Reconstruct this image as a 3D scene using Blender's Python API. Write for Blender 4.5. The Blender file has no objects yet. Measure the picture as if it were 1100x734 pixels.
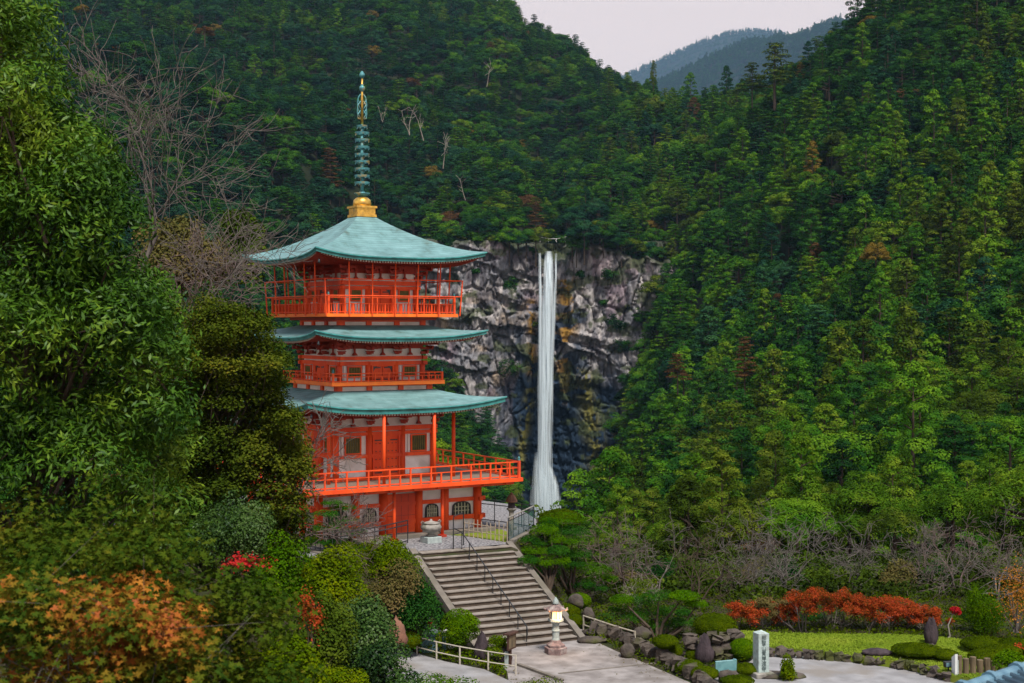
import bpy, math, random
import numpy as np
from mathutils import Vector, Matrix, Euler
sc = bpy.context.scene
COL = sc.collection
# ------------------------------------------------------------------ camera
F = 1500.0; HY = 350.0; ZC = 9.6          # focal length and horizon in photo pixels, camera height above the terrace
cam_d = bpy.data.cameras.new('camera'); cam = bpy.data.objects.new('camera', cam_d); COL.objects.link(cam)
cam.location = (0, 0, ZC); cam.rotation_euler = (math.radians(90), 0, 0)
cam_d.sensor_width = 36; cam_d.lens = 36 * F / 1100; cam_d.shift_y = (HY - 367) / 1100
cam_d.clip_end = 30000; cam_d.clip_start = 0.3
sc.camera = cam
cam_d.dof.use_dof = True; cam_d.dof.focus_distance = 68; cam_d.dof.aperture_fstop = 2.4
# ------------------------------------------------------------------ sky and sun (overcast evening)
SUN_EL, SUN_AZ = math.radians(58), math.radians(160)     # azimuth clockwise from +Y
w = bpy.data.worlds.new("World"); sc.world = w; w.use_nodes = True
nt = w.node_tree; nt.nodes.clear()
out = nt.nodes.new('ShaderNodeOutputWorld'); bg = nt.nodes.new('ShaderNodeBackground')
sky = nt.nodes.new('ShaderNodeTexSky'); sky.sky_type = 'NISHITA'; sky.sun_disc = False
sky.sun_elevation = SUN_EL; sky.sun_rotation = SUN_AZ
mx = nt.nodes.new('ShaderNodeMix'); mx.data_type = 'RGBA'; mx.inputs[0].default_value = 0.86
# cloud layer: pale and faintly pink low down, duller blue grey overhead
wt = nt.nodes.new('ShaderNodeTexCoord'); wsx = nt.nodes.new('ShaderNodeSeparateXYZ'); wr = nt.nodes.new('ShaderNodeValToRGB')
nt.links.new(wt.outputs['Generated'], wsx.inputs[0]); nt.links.new(wsx.outputs[2], wr.inputs[0])
wr.color_ramp.elements[0].position = .10; wr.color_ramp.elements[0].color = (.985, .75, .635, 1)
wr.color_ramp.elements[1].position = .62; wr.color_ramp.elements[1].color = (.30, .36, .44, 1)
wm = nt.nodes.new('ShaderNodeVectorMath'); wm.operation = 'SCALE'; wm.inputs['Scale'].default_value = 10; nt.links.new(wr.outputs[0], wm.inputs[0]); nt.links.new(wm.outputs[0], mx.inputs[7])
nt.links.new(sky.outputs[0], mx.inputs[6]); nt.links.new(mx.outputs[2], bg.inputs[0])
bg.inputs[1].default_value = 0.115
nt.links.new(bg.outputs[0], out.inputs[0])
sl = bpy.data.lights.new('sun', 'SUN'); sl.energy = 4.0; sl.angle = math.radians(12); sl.color = (1, .93, .83)
sun = bpy.data.objects.new('sun', sl); COL.objects.link(sun)
sdir = Vector((math.sin(SUN_AZ) * math.cos(SUN_EL), math.cos(SUN_AZ) * math.cos(SUN_EL), math.sin(SUN_EL)))
sun.rotation_euler = sdir.to_track_quat('Z', 'Y').to_euler()
sc.view_settings.view_transform = 'Standard'; sc.view_settings.look = 'None'
sc.view_settings.exposure = 0.32; sc.view_settings.gamma = 1; sc.view_settings.use_curve_mapping = False
sc.render.engine = 'CYCLES'
sc.cycles.max_bounces = 5; sc.cycles.diffuse_bounces = 3; sc.cycles.glossy_bounces = 2; sc.cycles.transmission_bounces = 3
sc.cycles.transparent_max_bounces = 24; sc.cycles.volume_bounces = 0

# ------------------------------------------------------------------ helpers
def tag(o, label=None, cat=None, group=None, kind=None):
    if label: o['label'] = label
    if cat: o['category'] = cat
    if group: o['group'] = group
    if kind: o['kind'] = kind
    return o
def G(px, py, z=-3.0):
    Y = (ZC - z) * F / (py - HY); return np.array([(px - 550) / F * Y, Y, z])
def AT(px, py, Y):
    return np.array([(px - 550) / F * Y, Y, ZC - (py - HY) / F * Y])
def empty(name, loc, rz=0, **k):
    o = bpy.data.objects.new(name, None); COL.objects.link(o); o.location = loc; o.rotation_euler = (0, 0, rz)
    o.empty_display_size = .3; tag(o, **k); return o
def mesh_np(name, V, quads=None, tris=None, mats=(), midx=None, smooth=False):
    me = bpy.data.meshes.new(name); V = np.asarray(V, dtype=np.float32)
    me.vertices.add(len(V)); me.vertices.foreach_set('co', V.ravel())
    nq = 0 if quads is None else len(quads); ntr = 0 if tris is None else len(tris)
    idx = []
    if nq: idx.append(np.asarray(quads, dtype=np.int32).ravel())
    if ntr: idx.append(np.asarray(tris, dtype=np.int32).ravel())
    idx = np.concatenate(idx); me.loops.add(len(idx)); me.loops.foreach_set('vertex_index', idx)
    st = np.concatenate([np.arange(nq) * 4, nq * 4 + np.arange(ntr) * 3]).astype(np.int32)
    me.polygons.add(nq + ntr); me.polygons.foreach_set('loop_start', st)
    for m in mats: me.materials.append(m)
    if midx is not None: me.polygons.foreach_set('material_index', np.asarray(midx, dtype=np.int32))
    if smooth: me.polygons.foreach_set('use_smooth', np.ones(nq + ntr, dtype=bool))
    me.update(calc_edges=True); return me
def link(name, me, parent=None, loc=(0, 0, 0), **k):
    o = bpy.data.objects.new(name, me); COL.objects.link(o); o.location = loc
    if parent: o.parent = parent
    tag(o, **k); return o

class MB:
    """collects shapes, then links them as one mesh"""
    def __init__(s): s.v = []; s.f = []
    def add(s, vs, fs):
        n = len(s.v); s.v += [tuple(map(float, v)) for v in vs]; s.f += [tuple(n + i for i in f) for f in fs]; return s
    def box(s, c, d, rz=0, tilt=None):
        x, y, z = [a / 2 for a in d]
        vs = [(-x,-y,-z),(x,-y,-z),(x,y,-z),(-x,y,-z),(-x,-y,z),(x,-y,z),(x,y,z),(-x,y,z)]
        M = Matrix.Rotation(rz, 3, 'Z')
        if tilt is not None: M = M @ Matrix.Rotation(tilt, 3, 'X')
        vs = [tuple(M @ Vector(v) + Vector(c)) for v in vs]
        return s.add(vs, [(0,3,2,1),(4,5,6,7),(0,1,5,4),(1,2,6,5),(2,3,7,6),(3,0,4,7)])
    def bar(s, p, q, wd, h):
        """box beam from p to q, width wd, height h (centred)"""
        p = Vector(p); q = Vector(q); d = (q - p)
        side = Vector((d.y, -d.x, 0))
        if side.length < 1e-6: side = Vector((1, 0, 0))
        side.normalize(); up = side.cross(d).normalized(); side *= wd / 2; up *= h / 2
        vs = [p-side-up, p+side-up, p+side+up, p-side+up, q-side-up, q+side-up, q+side+up, q-side+up]
        return s.add(vs, [(0,3,2,1),(4,5,6,7),(0,1,5,4),(1,2,6,5),(2,3,7,6),(3,0,4,7)])
    def tube(s, pts, r, n=8, cap=True):
        pts = [Vector(p) for p in pts]; rs = r if hasattr(r, '__len__') else [r] * len(pts)
        base = len(s.v); vs = []; prev = None
        for i, p in enumerate(pts):
            d = (pts[min(i+1, len(pts)-1)] - pts[max(i-1, 0)]).normalized()
            a = Vector((0, 0, 1)) if abs(d.z) < .9 else Vector((1, 0, 0))
            u = d.cross(a).normalized() if prev is None else (prev - d * prev.dot(d)).normalized()
            prev = u; v_ = d.cross(u)
            for k in range(n):
                t = 2 * math.pi * k / n; vs.append(p + (u * math.cos(t) + v_ * math.sin(t)) * rs[i])
        fs = [(i*n+k, i*n+(k+1) % n, (i+1)*n+(k+1) % n, (i+1)*n+k) for i in range(len(pts)-1) for k in range(n)]
        if cap: fs += [tuple(range(n-1, -1, -1)), tuple((len(pts)-1)*n+k for k in range(n))]
        return s.add(vs, fs)
    def lathe(s, prof, c=(0, 0, 0), n=20, sx=1, sy=1, ph=0):
        vs = []; m = len(prof)
        for r, z in prof:
            for k in range(n):
                t = 2 * math.pi * k / n + ph; vs.append((c[0] + r*sx*math.cos(t), c[1] + r*sy*math.sin(t), c[2] + z))
        fs = [(i*n+k, i*n+(k+1) % n, (i+1)*n+(k+1) % n, (i+1)*n+k) for i in range(m-1) for k in range(n)]
        fs += [tuple(range(n-1, -1, -1)), tuple((m-1)*n+k for k in range(n))]
        return s.add(vs, fs)
    def prism(s, poly, z0, z1):
        n = len(poly); vs = [(x, y, z0) for x, y in poly] + [(x, y, z1) for x, y in poly]
        return s.add(vs, [tuple(range(n-1, -1, -1)), tuple(range(n, 2*n))] + [(i, (i+1) % n, n+(i+1) % n, n+i) for i in range(n)])
    def build(s, name, mat, parent=None, loc=(0, 0, 0), smooth=False, bevel=0, **k):
        me = bpy.data.meshes.new(name); me.from_pydata(s.v, [], s.f)
        me.materials.append(mat)
        if smooth: me.polygons.foreach_set('use_smooth', [True] * len(me.polygons))
        me.update(); o = link(name, me, parent, loc, **k)
        if bevel:
            b = o.modifiers.new('b', 'BEVEL'); b.width = bevel; b.segments = 1; b.limit_method = 'ANGLE'
        return o

# --- numpy noise
def _h(ix, iy, iz, s):
    n = (ix * 73856093) ^ (iy * 19349663) ^ (iz * 83492791) ^ (s * 2654435761 & 0x7fffffff)
    n = (n ^ (n >> 13)) * 1274126177 & 0x7fffffff
    n = (n ^ (n >> 16)) * 668265263 & 0x7fffffff
    return ((n ^ (n >> 15)) & 0xffffff) / float(0xffffff)
def vnoise(x, y, z=0, s=0):
    x, y, z = np.broadcast_arrays(np.asarray(x, float), np.asarray(y, float), np.asarray(z, float))
    ix, iy, iz = [np.floor(a).astype(np.int64) for a in (x, y, z)]
    fx, fy, fz = x - ix, y - iy, z - iz
    fx, fy, fz = [a * a * (3 - 2 * a) for a in (fx, fy, fz)]
    r = 0
    for dx in (0, 1):
        for dy in (0, 1):
            for dz in (0, 1):
                r = r + _h(ix+dx, iy+dy, iz+dz, s) * (fx if dx else 1-fx) * (fy if dy else 1-fy) * (fz if dz else 1-fz)
    return r
def fbm(x, y, z=0, s=0, o=4):
    r = 0; a = .5; t = 0
    for i in range(o):
        r = r + a * vnoise(np.asarray(x) * 2**i, np.asarray(y) * 2**i, np.asarray(z) * 2**i, s + i); t += a; a *= .5
    return r / t
def sst(a, b, x):
    t = np.clip((np.asarray(x, float) - a) / (b - a), 0, 1); return t * t * (3 - 2 * t)

# ------------------------------------------------------------------ materials
def newmat(name):
    m = bpy.data.materials.new(name); m.use_nodes = True; n = m.node_tree
    b = n.nodes['Principled BSDF']; return m, n, b
def N(n, t, **k):
    x = n.nodes.new(t)
    for a, v in k.items(): setattr(x, a, v)
    return x
def surf(name, c1, c2=None, scale=3, rough=.7, bump=.0, bscale=None, spec=.3, stretch=(1, 1, 1), metal=0, c3=None, detail=5, dist=.02):
    """principled surface whose colour wanders between c1 and c2 (c3 = sparse stains)"""
    m, n, b = newmat(name); b.inputs['Roughness'].default_value = rough; b.inputs['Metallic'].default_value = metal
    b.inputs['Specular IOR Level'].default_value = spec
    c2 = c2 or tuple(x * .8 for x in c1)
    tc = N(n, 'ShaderNodeTexCoord'); mp = N(n, 'ShaderNodeMapping'); mp.inputs['Scale'].default_value = stretch
    n.links.new(tc.outputs['Object'], mp.inputs[0])
    no = N(n, 'ShaderNodeTexNoise'); no.inputs['Scale'].default_value = scale; no.inputs['Detail'].default_value = detail
    n.links.new(mp.outputs[0], no.inputs['Vector'])
    cr = N(n, 'ShaderNodeValToRGB'); e = cr.color_ramp.elements
    e[0].position = .32; e[0].color = (*c2, 1); e[1].position = .66; e[1].color = (*c1, 1)
    n.links.new(no.outputs['Fac'], cr.inputs[0]); col = cr.outputs[0]
    if c3:
        n3 = N(n, 'ShaderNodeTexNoise'); n3.inputs['Scale'].default_value = scale * .37; n3.inputs['Detail'].default_value = 6
        n.links.new(mp.outputs[0], n3.inputs['Vector'])
        r3 = N(n, 'ShaderNodeValToRGB'); r3.color_ramp.elements[0].position = .52; r3.color_ramp.elements[1].position = .66
        n.links.new(n3.outputs['Fac'], r3.inputs[0])
        mm = N(n, 'ShaderNodeMix', data_type='RGBA'); mm.inputs[7].default_value = (*c3, 1)
        n.links.new(r3.outputs[0], mm.inputs[0]); n.links.new(col, mm.inputs[6]); col = mm.outputs[2]
    n.links.new(col, b.inputs['Base Color'])
    if bump:
        nb = N(n, 'ShaderNodeTexNoise'); nb.inputs['Scale'].default_value = bscale or scale * 4; nb.inputs['Detail'].default_value = 6
        n.links.new(mp.outputs[0], nb.inputs['Vector'])
        bp = N(n, 'ShaderNodeBump'); bp.inputs['Strength'].default_value = bump; bp.inputs['Distance'].default_value = dist
        n.links.new(nb.outputs['Fac'], bp.inputs['Height']); n.links.new(bp.outputs[0], b.inputs['Normal'])
    return m
def leafmat(name, cols, trans=.10, rand=.35, gloss=0.0, nscale=.5, amp=1.5, obj=.30):
    """leaf colour picked per leaf from cols, drifting in patches and a little per tree"""
    m = bpy.data.materials.new(name); m.use_nodes = True; n = m.node_tree; n.nodes.clear()
    o = N(n, 'ShaderNodeOutputMaterial'); g = N(n, 'ShaderNodeNewGeometry'); tc = N(n, 'ShaderNodeTexCoord')
    no = N(n, 'ShaderNodeTexNoise'); no.inputs['Scale'].default_value = nscale; no.inputs['Detail'].default_value = 3
    n.links.new(tc.outputs['Object'], no.inputs['Vector'])
    oi = N(n, 'ShaderNodeObjectInfo')
    m1 = N(n, 'ShaderNodeMath', operation='MULTIPLY_ADD'); m1.inputs[1].default_value = rand
    n.links.new(g.outputs['Random Per Island'], m1.inputs[0])
    m0 = N(n, 'ShaderNodeMath', operation='MULTIPLY_ADD'); m0.inputs[1].default_value = amp; m0.inputs[2].default_value = .5 - amp/2 - obj/2 - rand / 2
    n.links.new(no.outputs['Fac'], m0.inputs[0])
    m2 = N(n, 'ShaderNodeMath', operation='MULTIPLY_ADD'); m2.inputs[1].default_value = obj
    n.links.new(oi.outputs['Random'], m2.inputs[0]); n.links.new(m0.outputs[0], m2.inputs[2])
    n.links.new(m2.outputs[0], m1.inputs[2])
    cr = N(n, 'ShaderNodeValToRGB'); e = cr.color_ramp.elements
    for i, c in enumerate(cols):
        p = i / (len(cols) - 1)
        if i == 0: e[0].position = 0; e[0].color = (*c, 1)
        elif i == len(cols) - 1: e[-1].position = 1; e[-1].color = (*c, 1)
        else: x = e.new(p); x.color = (*c, 1)
    n.links.new(m1.outputs[0], cr.inputs[0])
    d = N(n, 'ShaderNodeBsdfDiffuse'); t = N(n, 'ShaderNodeBsdfTranslucent'); ms = N(n, 'ShaderNodeMixShader'); ms.inputs[0].default_value = trans
    n.links.new(cr.outputs[0], d.inputs[0]); n.links.new(cr.outputs[0], t.inputs[0])
    n.links.new(d.outputs[0], ms.inputs[1]); n.links.new(t.outputs[0], ms.inputs[2]); last = ms
    if gloss:
        gl = N(n, 'ShaderNodeBsdfGlossy'); gl.inputs['Roughness'].default_value = .45; gl.inputs[0].default_value = (.9, .95, 1, 1)
        m3 = N(n, 'ShaderNodeMixShader'); m3.inputs[0].default_value = gloss
        n.links.new(ms.outputs[0], m3.inputs[1]); n.links.new(gl.outputs[0], m3.inputs[2]); last = m3
    n.links.new(last.outputs[0], o.inputs[0]); return m

M = {}
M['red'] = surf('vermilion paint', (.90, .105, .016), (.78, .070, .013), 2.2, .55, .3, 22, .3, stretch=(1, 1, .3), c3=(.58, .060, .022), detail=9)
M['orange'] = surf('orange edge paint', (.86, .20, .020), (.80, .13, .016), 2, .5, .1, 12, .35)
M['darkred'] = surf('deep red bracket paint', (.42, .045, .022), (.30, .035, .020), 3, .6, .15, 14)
M['plaster'] = surf('white plaster', (.86, .87, .86), (.76, .77, .76), 2, .85, .1, 18, c3=(.58, .57, .54))
M['gold'] = surf('weathered gold', (.80, .50, .10), (.45, .26, .05), 6, .38, .3, 20, .5, metal=.7, c3=(.30, .22, .10))
M['bronze'] = surf('verdigris bronze', (.10, .34, .36), (.05, .16, .20), 7, .5, .3, 20, .4, metal=.25, c3=(.38, .28, .10))
M['rafterw'] = surf('pale rafter ends', (.62, .50, .42), (.45, .32, .26), 9, .7)
M['deckwood'] = surf('grey deck boards', (.24, .17, .13), (.15, .11, .085), 3, .8, .3, 10, stretch=(1, 12, 1))
M['black'] = surf('black metal', (.022, .026, .030), (.012, .014, .016), 4, .4, .1, 12, .5)
M['windowslat'] = surf('ochre green slats', (.22, .19, .05), (.13, .12, .04), 6, .7)
M['glassdark'] = surf('dark window pane', (.05, .06, .05), (.02, .03, .03), 2, .15, 0, spec=.6)
M['paleslat'] = surf('pale window lattice', (.50, .50, .36), (.34, .36, .26), 5, .6)
M['stone'] = surf('weathered granite', (.34, .32, .29), (.20, .185, .17), 5, .9, .5, 30, .2, c3=(.13, .13, .10))
M['pinkstone'] = surf('brownish pink lantern stone', (.28, .19, .18), (.14, .10, .10), 9, .8, .5, 30, .2, c3=(.36, .30, .28))
M['palestone'] = surf('pale blue grey lantern stone', (.40, .46, .45), (.28, .33, .33), 8, .8, .4, 30, .2)
M['bluestone'] = surf('blue grey stone', (.13, .24, .28), (.08, .15, .19), 6, .75, .4, 24, .3)
M['statue'] = surf('pale bronze statue', (.36, .46, .44), (.22, .30, .30), 8, .65, .4, 24, .3)
M['redcloth'] = surf('red bib cloth', (.62, .02, .03), (.45, .015, .02), 8, .8)
M['tablet'] = surf('polished blue tablet', (.17, .36, .38), (.10, .24, .27), 5, .35, .1, 12, .5)
M['monument'] = surf('pale monument granite', (.46, .56, .55), (.34, .42, .42), 9, .75, .3, 40, .3, c3=(.30, .34, .32))
M['ink'] = surf('carved dark lettering', (.06, .09, .09), (.04, .06, .06), 4, .8)
M['rock'] = surf('mossy garden rock', (.115, .095, .082), (.045, .038, .034), 2.2, .95, .8, 9, .15, c3=(.06, .068, .02), dist=.06)
M['redrock'] = surf('reddish boulder', (.26, .13, .09), (.16, .08, .055), 3, .95, .7, 9, .15, dist=.05)
M['purplerock'] = surf('dark purple rock', (.070, .052, .060), (.030, .023, .027), 2.4, .9, .8, 8, .2, stretch=(2, 2, .6), dist=.06)
M['concrete'] = surf('aged concrete', (.215, .19, .165), (.13, .115, .10), 2, .9, .4, 30, .2, c3=(.14, .125, .10))
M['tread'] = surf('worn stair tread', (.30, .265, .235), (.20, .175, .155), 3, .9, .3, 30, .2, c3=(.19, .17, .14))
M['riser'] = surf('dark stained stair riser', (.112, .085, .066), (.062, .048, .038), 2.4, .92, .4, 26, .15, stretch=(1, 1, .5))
M['plaza'] = surf('pale plaza paving', (.33, .305, .30), (.19, .172, .168), 1.6, .95, .7, 30, .15, c3=(.17, .15, .14), detail=10)
M['road'] = surf('pale grey road', (.33, .325, .34), (.215, .21, .218), 1.3, .95, .7, 30, .15, c3=(.23, .21, .195), detail=10)
M['gravel'] = surf('speckled gravel', (.34, .33, .34), (.07, .07, .085), 9, .95, .9, 24, .15, detail=2)
M['grass'] = surf('lawn', (.19, .25, .024), (.125, .18, .018), 1.6, .95, .8, 60, .1, c3=(.21, .20, .045))
M['moss'] = surf('moss and fallen leaves', (.10, .085, .018), (.055, .055, .016), 4, .98, .8, 30, .1, c3=(.17, .075, .02))
M['soil'] = surf('leafy soil', (.055, .045, .028), (.03, .032, .016), 1.2, .98, .8, 14, .1, c3=(.035, .05, .016))
M['floor'] = surf('forest floor', (.024, .030, .014), (.014, .020, .010), .08, .98, .6, 1, .1)
M['bark'] = surf('brown bark', (.095, .07, .052), (.05, .038, .03), 6, .95, .6, 20, .1, stretch=(1, 1, .25))
M['greybark'] = surf('grey bark', (.165, .145, .132), (.085, .075, .07), 6, .95, .5, 20, .1, stretch=(1, 1, .3))
M['pinkbark'] = surf('pinkish bare twigs', (.165, .118, .105), (.09, .065, .06), 3, .95)
M['whitebark'] = surf('pale dead wood', (.32, .29, .25), (.20, .18, .155), 4, .95)
M['bamboo'] = surf('weathered bamboo', (.40, .33, .25), (.27, .22, .17), 6, .8)
M['palewood'] = surf('pale wooden rail', (.46, .42, .34), (.34, .30, .24), 5, .8)
M['whitepipe'] = surf('cream painted pipe', (.52, .48, .40), (.42, .38, .32), 5, .6)
M['brownwood'] = surf('dark brown board', (.075, .035, .025), (.045, .022, .016), 4, .7, .3, 12)
M['log'] = surf('weathered log', (.20, .15, .09), (.09, .07, .045), 5, .95, .6, 14, stretch=(1, 1, .3))
M['white'] = surf('white paint', (.70, .72, .72), (.6, .62, .62), 4, .6)
M['tileblue'] = surf('glazed blue roof tile', (.020, .055, .085), (.012, .03, .055), 5, .55, .2, 18, .5)
M['ridgeblue'] = surf('pale blue ridge tile', (.14, .26, .34), (.07, .15, .22), 4, .45, .2, 18, .5)
M['paper'] = surf('white paper', (.8, .8, .78), (.75, .75, .72), 4, .8)
def copper():
    m, n, b = newmat('verdigris copper roof'); b.inputs['Roughness'].default_value = .55; b.inputs['Specular IOR Level'].default_value = .4
    tc = N(n, 'ShaderNodeTexCoord'); at = N(n, 'ShaderNodeAttribute', attribute_name='seam')
    no = N(n, 'ShaderNodeTexNoise'); no.inputs['Scale'].default_value = 1.3; no.inputs['Detail'].default_value = 7; no.inputs['Roughness'].default_value = .62
    n.links.new(tc.outputs['Object'], no.inputs['Vector'])
    cr = N(n, 'ShaderNodeValToRGB'); e = cr.color_ramp.elements
    e[0].position = .30; e[0].color = (.085, .14, .125, 1); e[1].position = .62; e[1].color = (.168, .315, .330, 1)
    x = e.new(.43); x.color = (.125, .25, .258, 1)
    n.links.new(no.outputs['Fac'], cr.inputs[0])
    sx = N(n, 'ShaderNodeSeparateXYZ'); n.links.new(at.outputs['Vector'], sx.inputs[0])
    # horizontal seams of the copper sheets, staggered vertical joints
    mu = N(n, 'ShaderNodeMath', operation='FRACT'); n.links.new(sx.outputs[0], mu.inputs[0])
    gt = N(n, 'ShaderNodeMath', operation='LESS_THAN'); gt.inputs[1].default_value = .18; n.links.new(mu.outputs[0], gt.inputs[0])
    fl = N(n, 'ShaderNodeMath', operation='FLOOR'); n.links.new(sx.outputs[0], fl.inputs[0])
    ad = N(n, 'ShaderNodeMath', operation='MULTIPLY_ADD'); ad.inputs[1].default_value = .5; n.links.new(fl.outputs[0], ad.inputs[0]); n.links.new(sx.outputs[1], ad.inputs[2])
    f2 = N(n, 'ShaderNodeMath', operation='FLOOR'); n.links.new(ad.outputs[0], f2.inputs[0])
    cb = N(n, 'ShaderNodeCombineXYZ'); n.links.new(fl.outputs[0], cb.inputs[0]); n.links.new(f2.outputs[0], cb.inputs[1])
    wn = N(n, 'ShaderNodeTexWhiteNoise'); n.links.new(cb.outputs[0], wn.inputs[0])
    hv = N(n, 'ShaderNodeHueSaturation'); n.links.new(cr.outputs[0], hv.inputs['Color'])
    vv = N(n, 'ShaderNodeMath', operation='MULTIPLY_ADD'); vv.inputs[1].default_value = .22; vv.inputs[2].default_value = .90; n.links.new(wn.outputs[0], vv.inputs[0])
    v2 = N(n, 'ShaderNodeMath', operation='MULTIPLY_ADD'); v2.inputs[1].default_value = -.28; n.links.new(gt.outputs[0], v2.inputs[0]); n.links.new(vv.outputs[0], v2.inputs[2])
    n.links.new(v2.outputs[0], hv.inputs['Value']); n.links.new(hv.outputs[0], b.inputs['Base Color'])
    bp = N(n, 'ShaderNodeBump'); bp.inputs['Strength'].default_value = .5; bp.inputs['Distance'].default_value = .03; n.links.new(mu.outputs[0], bp.inputs['Height']); n.links.new(bp.outputs[0], b.inputs['Normal'])
    return m
M['copper'] = copper()
M['coppere'] = surf('copper eave edge', (.045, .27, .26), (.022, .13, .13), 3, .45, .2, 12, .4)
# foliage
g = lambda *a: a
L = {}
L['deep'] = leafmat('deep green leaves', [(.005, .018, .006), (.015, .062, .010), (.050, .138, .014)], rand=.22, nscale=.30, amp=2.3, obj=.5)  # these four hillside ramps put canopy highlights and dark gaps into leaf colour
L['blue'] = leafmat('bluish green leaves', [(.005, .019, .012), (.013, .054, .025), (.040, .112, .036)], rand=.22, nscale=.30, amp=2.3, obj=.5)
L['bright'] = leafmat('bright green leaves', [(.010, .034, .004), (.036, .118, .008), (.118, .225, .012)], rand=.22, nscale=.30, amp=2.3, obj=.5)
L['olive'] = leafmat('olive leaves', [(.015, .026, .004), (.045, .080, .007), (.118, .152, .014)], rand=.22, nscale=.30, amp=2.3, obj=.5)
L['russet'] = leafmat('russet leaves', [(0.0450, 0.0240, 0.0096), (0.0900, 0.0450, 0.0180), (0.1320, 0.0750, 0.0270)])
L['gold'] = leafmat('golden leaves', [(0.0900, 0.0600, 0.0120), (0.1560, 0.1080, 0.0180), (0.2040, 0.1440, 0.0300)])
L['belt'] = leafmat('bright yellow green leaves', [(.016, .042, .004), (.052, .120, .007), (.155, .230, .016)], rand=.25, nscale=.35, amp=2.2, obj=.45)  # brighter yellow green is the leaves' own colour
L['bigtree'] = leafmat('long glossy leaves', [(.007, .026, .003), (.020, .062, .005), (.055, .128, .008), (.15, .225, .015)], gloss=.012, nscale=.32, rand=.4, amp=2.0)  # last ramp step raised, putting highlights into the leaf colour
L['holly'] = leafmat('small olive leaves', [(.016, .034, .004), (.046, .070, .006), (.098, .110, .010), (.20, .14, .014)], nscale=.30, rand=.35, amp=1.9)
L['maple'] = leafmat('turning maple leaves', [(.022, .055, .008), (.045, .085, .010), (.085, .105, .010), (.20, .13, .016), (.36, .11, .022), (.36, .10, .040)], trans=.2, nscale=1.1, rand=.45, amp=2.4)
L['maplegreen'] = leafmat('green maple leaves', [(.012, .034, .004), (.030, .062, .006), (.065, .095, .008), (.13, .12, .012), (.24, .11, .015)], trans=.2, nscale=.7, rand=.35, amp=1.9)
L['shrub'] = leafmat('dark glossy shrub leaves', [(.008, .026, .006), (.022, .058, .009), (.055, .112, .018), (.10, .15, .05)], gloss=.012, nscale=1.0, rand=.6, amp=1.9)
L['yshrub'] = leafmat('yellowish shrub leaves', [(0.0376, 0.0790, 0.0020), (0.0780, 0.1252, 0.0020), (0.1538, 0.1737, 0.0020)], nscale=1.2, rand=.5)
L['clip'] = leafmat('clipped azalea leaves', [(0.0253, 0.0460, 0.0020), (0.0508, 0.0814, 0.0020), (0.0887, 0.1201, 0.0020)], nscale=1.6, rand=.6)
L['clipg'] = leafmat('clipped bright leaves', [(0.0232, 0.0704, 0.0020), (0.0494, 0.1165, 0.0020), (0.0949, 0.1670, 0.0020)], nscale=1.6, rand=.6)
L['pine'] = leafmat('pine needles', [(0.0079, 0.0452, 0.0062), (0.0205, 0.0826, 0.0064), (0.0437, 0.1265, 0.0072)], nscale=1.5, rand=.6)
L['pinel'] = leafmat('light pine needles', [(0.0224, 0.0796, 0.0026), (0.0485, 0.1264, 0.0020), (0.0838, 0.1766, 0.0020)], nscale=1.5, rand=.6)
L['redaz'] = leafmat('red azalea leaves', [(.07, .055, .012), (.20, .055, .012), (.40, .060, .016), (.46, .075, .03), (.36, .13, .02)], trans=.3, nscale=.9, rand=.5)
L['red'] = leafmat('crimson leaves', [(.25, .01, .015), (.45, .02, .025), (.55, .05, .03)], trans=.3)
L['orange'] = leafmat('orange leaves', [(.25, .10, .02), (.48, .19, .03), (.60, .30, .06)], trans=.3)
L['dry'] = leafmat('dry mixed leaves', [(.07, .075, .02), (.11, .095, .03), (.18, .12, .05)], rand=.5)

# ------------------------------------------------------------------ foliage and branch builders
def leaf_quads(P, Nn, rng, ln, wd, droop=0.0, star=1):
    """rhombic leaves at points P facing Nn; star>1 makes a lobed leaf of several blades"""
    n = len(P); Nn = Nn / (np.linalg.norm(Nn, axis=1, keepdims=True) + 1e-9)
    r = rng.normal(size=(n, 3)); r[:, 2] -= droop
    T = r - Nn * (r * Nn).sum(1, keepdims=True); T /= np.linalg.norm(T, axis=1, keepdims=True) + 1e-9
    B = np.cross(Nn, T); s = rng.uniform(.65, 1.3, (n, 1))
    out = []
    if star == 1:
        a = P - T * ln * s * .5; b = P + B * wd * s * .5; c = P + T * ln * s * .5; d = P - B * wd * s * .5
        V = np.stack([a, b, c, d], 1).reshape(-1, 3)
        return V, np.arange(n * 4).reshape(-1, 4)
    Vs = []
    for k in range(star):
        ang = (k - (star - 1) / 2) * 2.1 * math.pi / 2 / ((star - 1) / 2) * .55
        l = ln * (1 - .14 * abs(k - (star - 1) / 2))
        D = T * math.cos(ang) + B * math.sin(ang); E_ = np.cross(Nn, D)
        Vs.append(np.stack([P, P + D * l * s * .45 + E_ * wd * s * .5, P + D * l * s, P + D * l * s * .45 - E_ * wd * s * .5], 1))
    V = np.stack(Vs, 1)                       # n, star, 4, 3
    base = V[:, :1, :1, :]                    # share the leaf base so that the blades are one island
    idx = np.arange(n * star * 4).reshape(n, star, 4); idx[:, :, 0] = idx[:, :1, 0]
    return V.reshape(-1, 3), idx.reshape(-1, 4)
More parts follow.
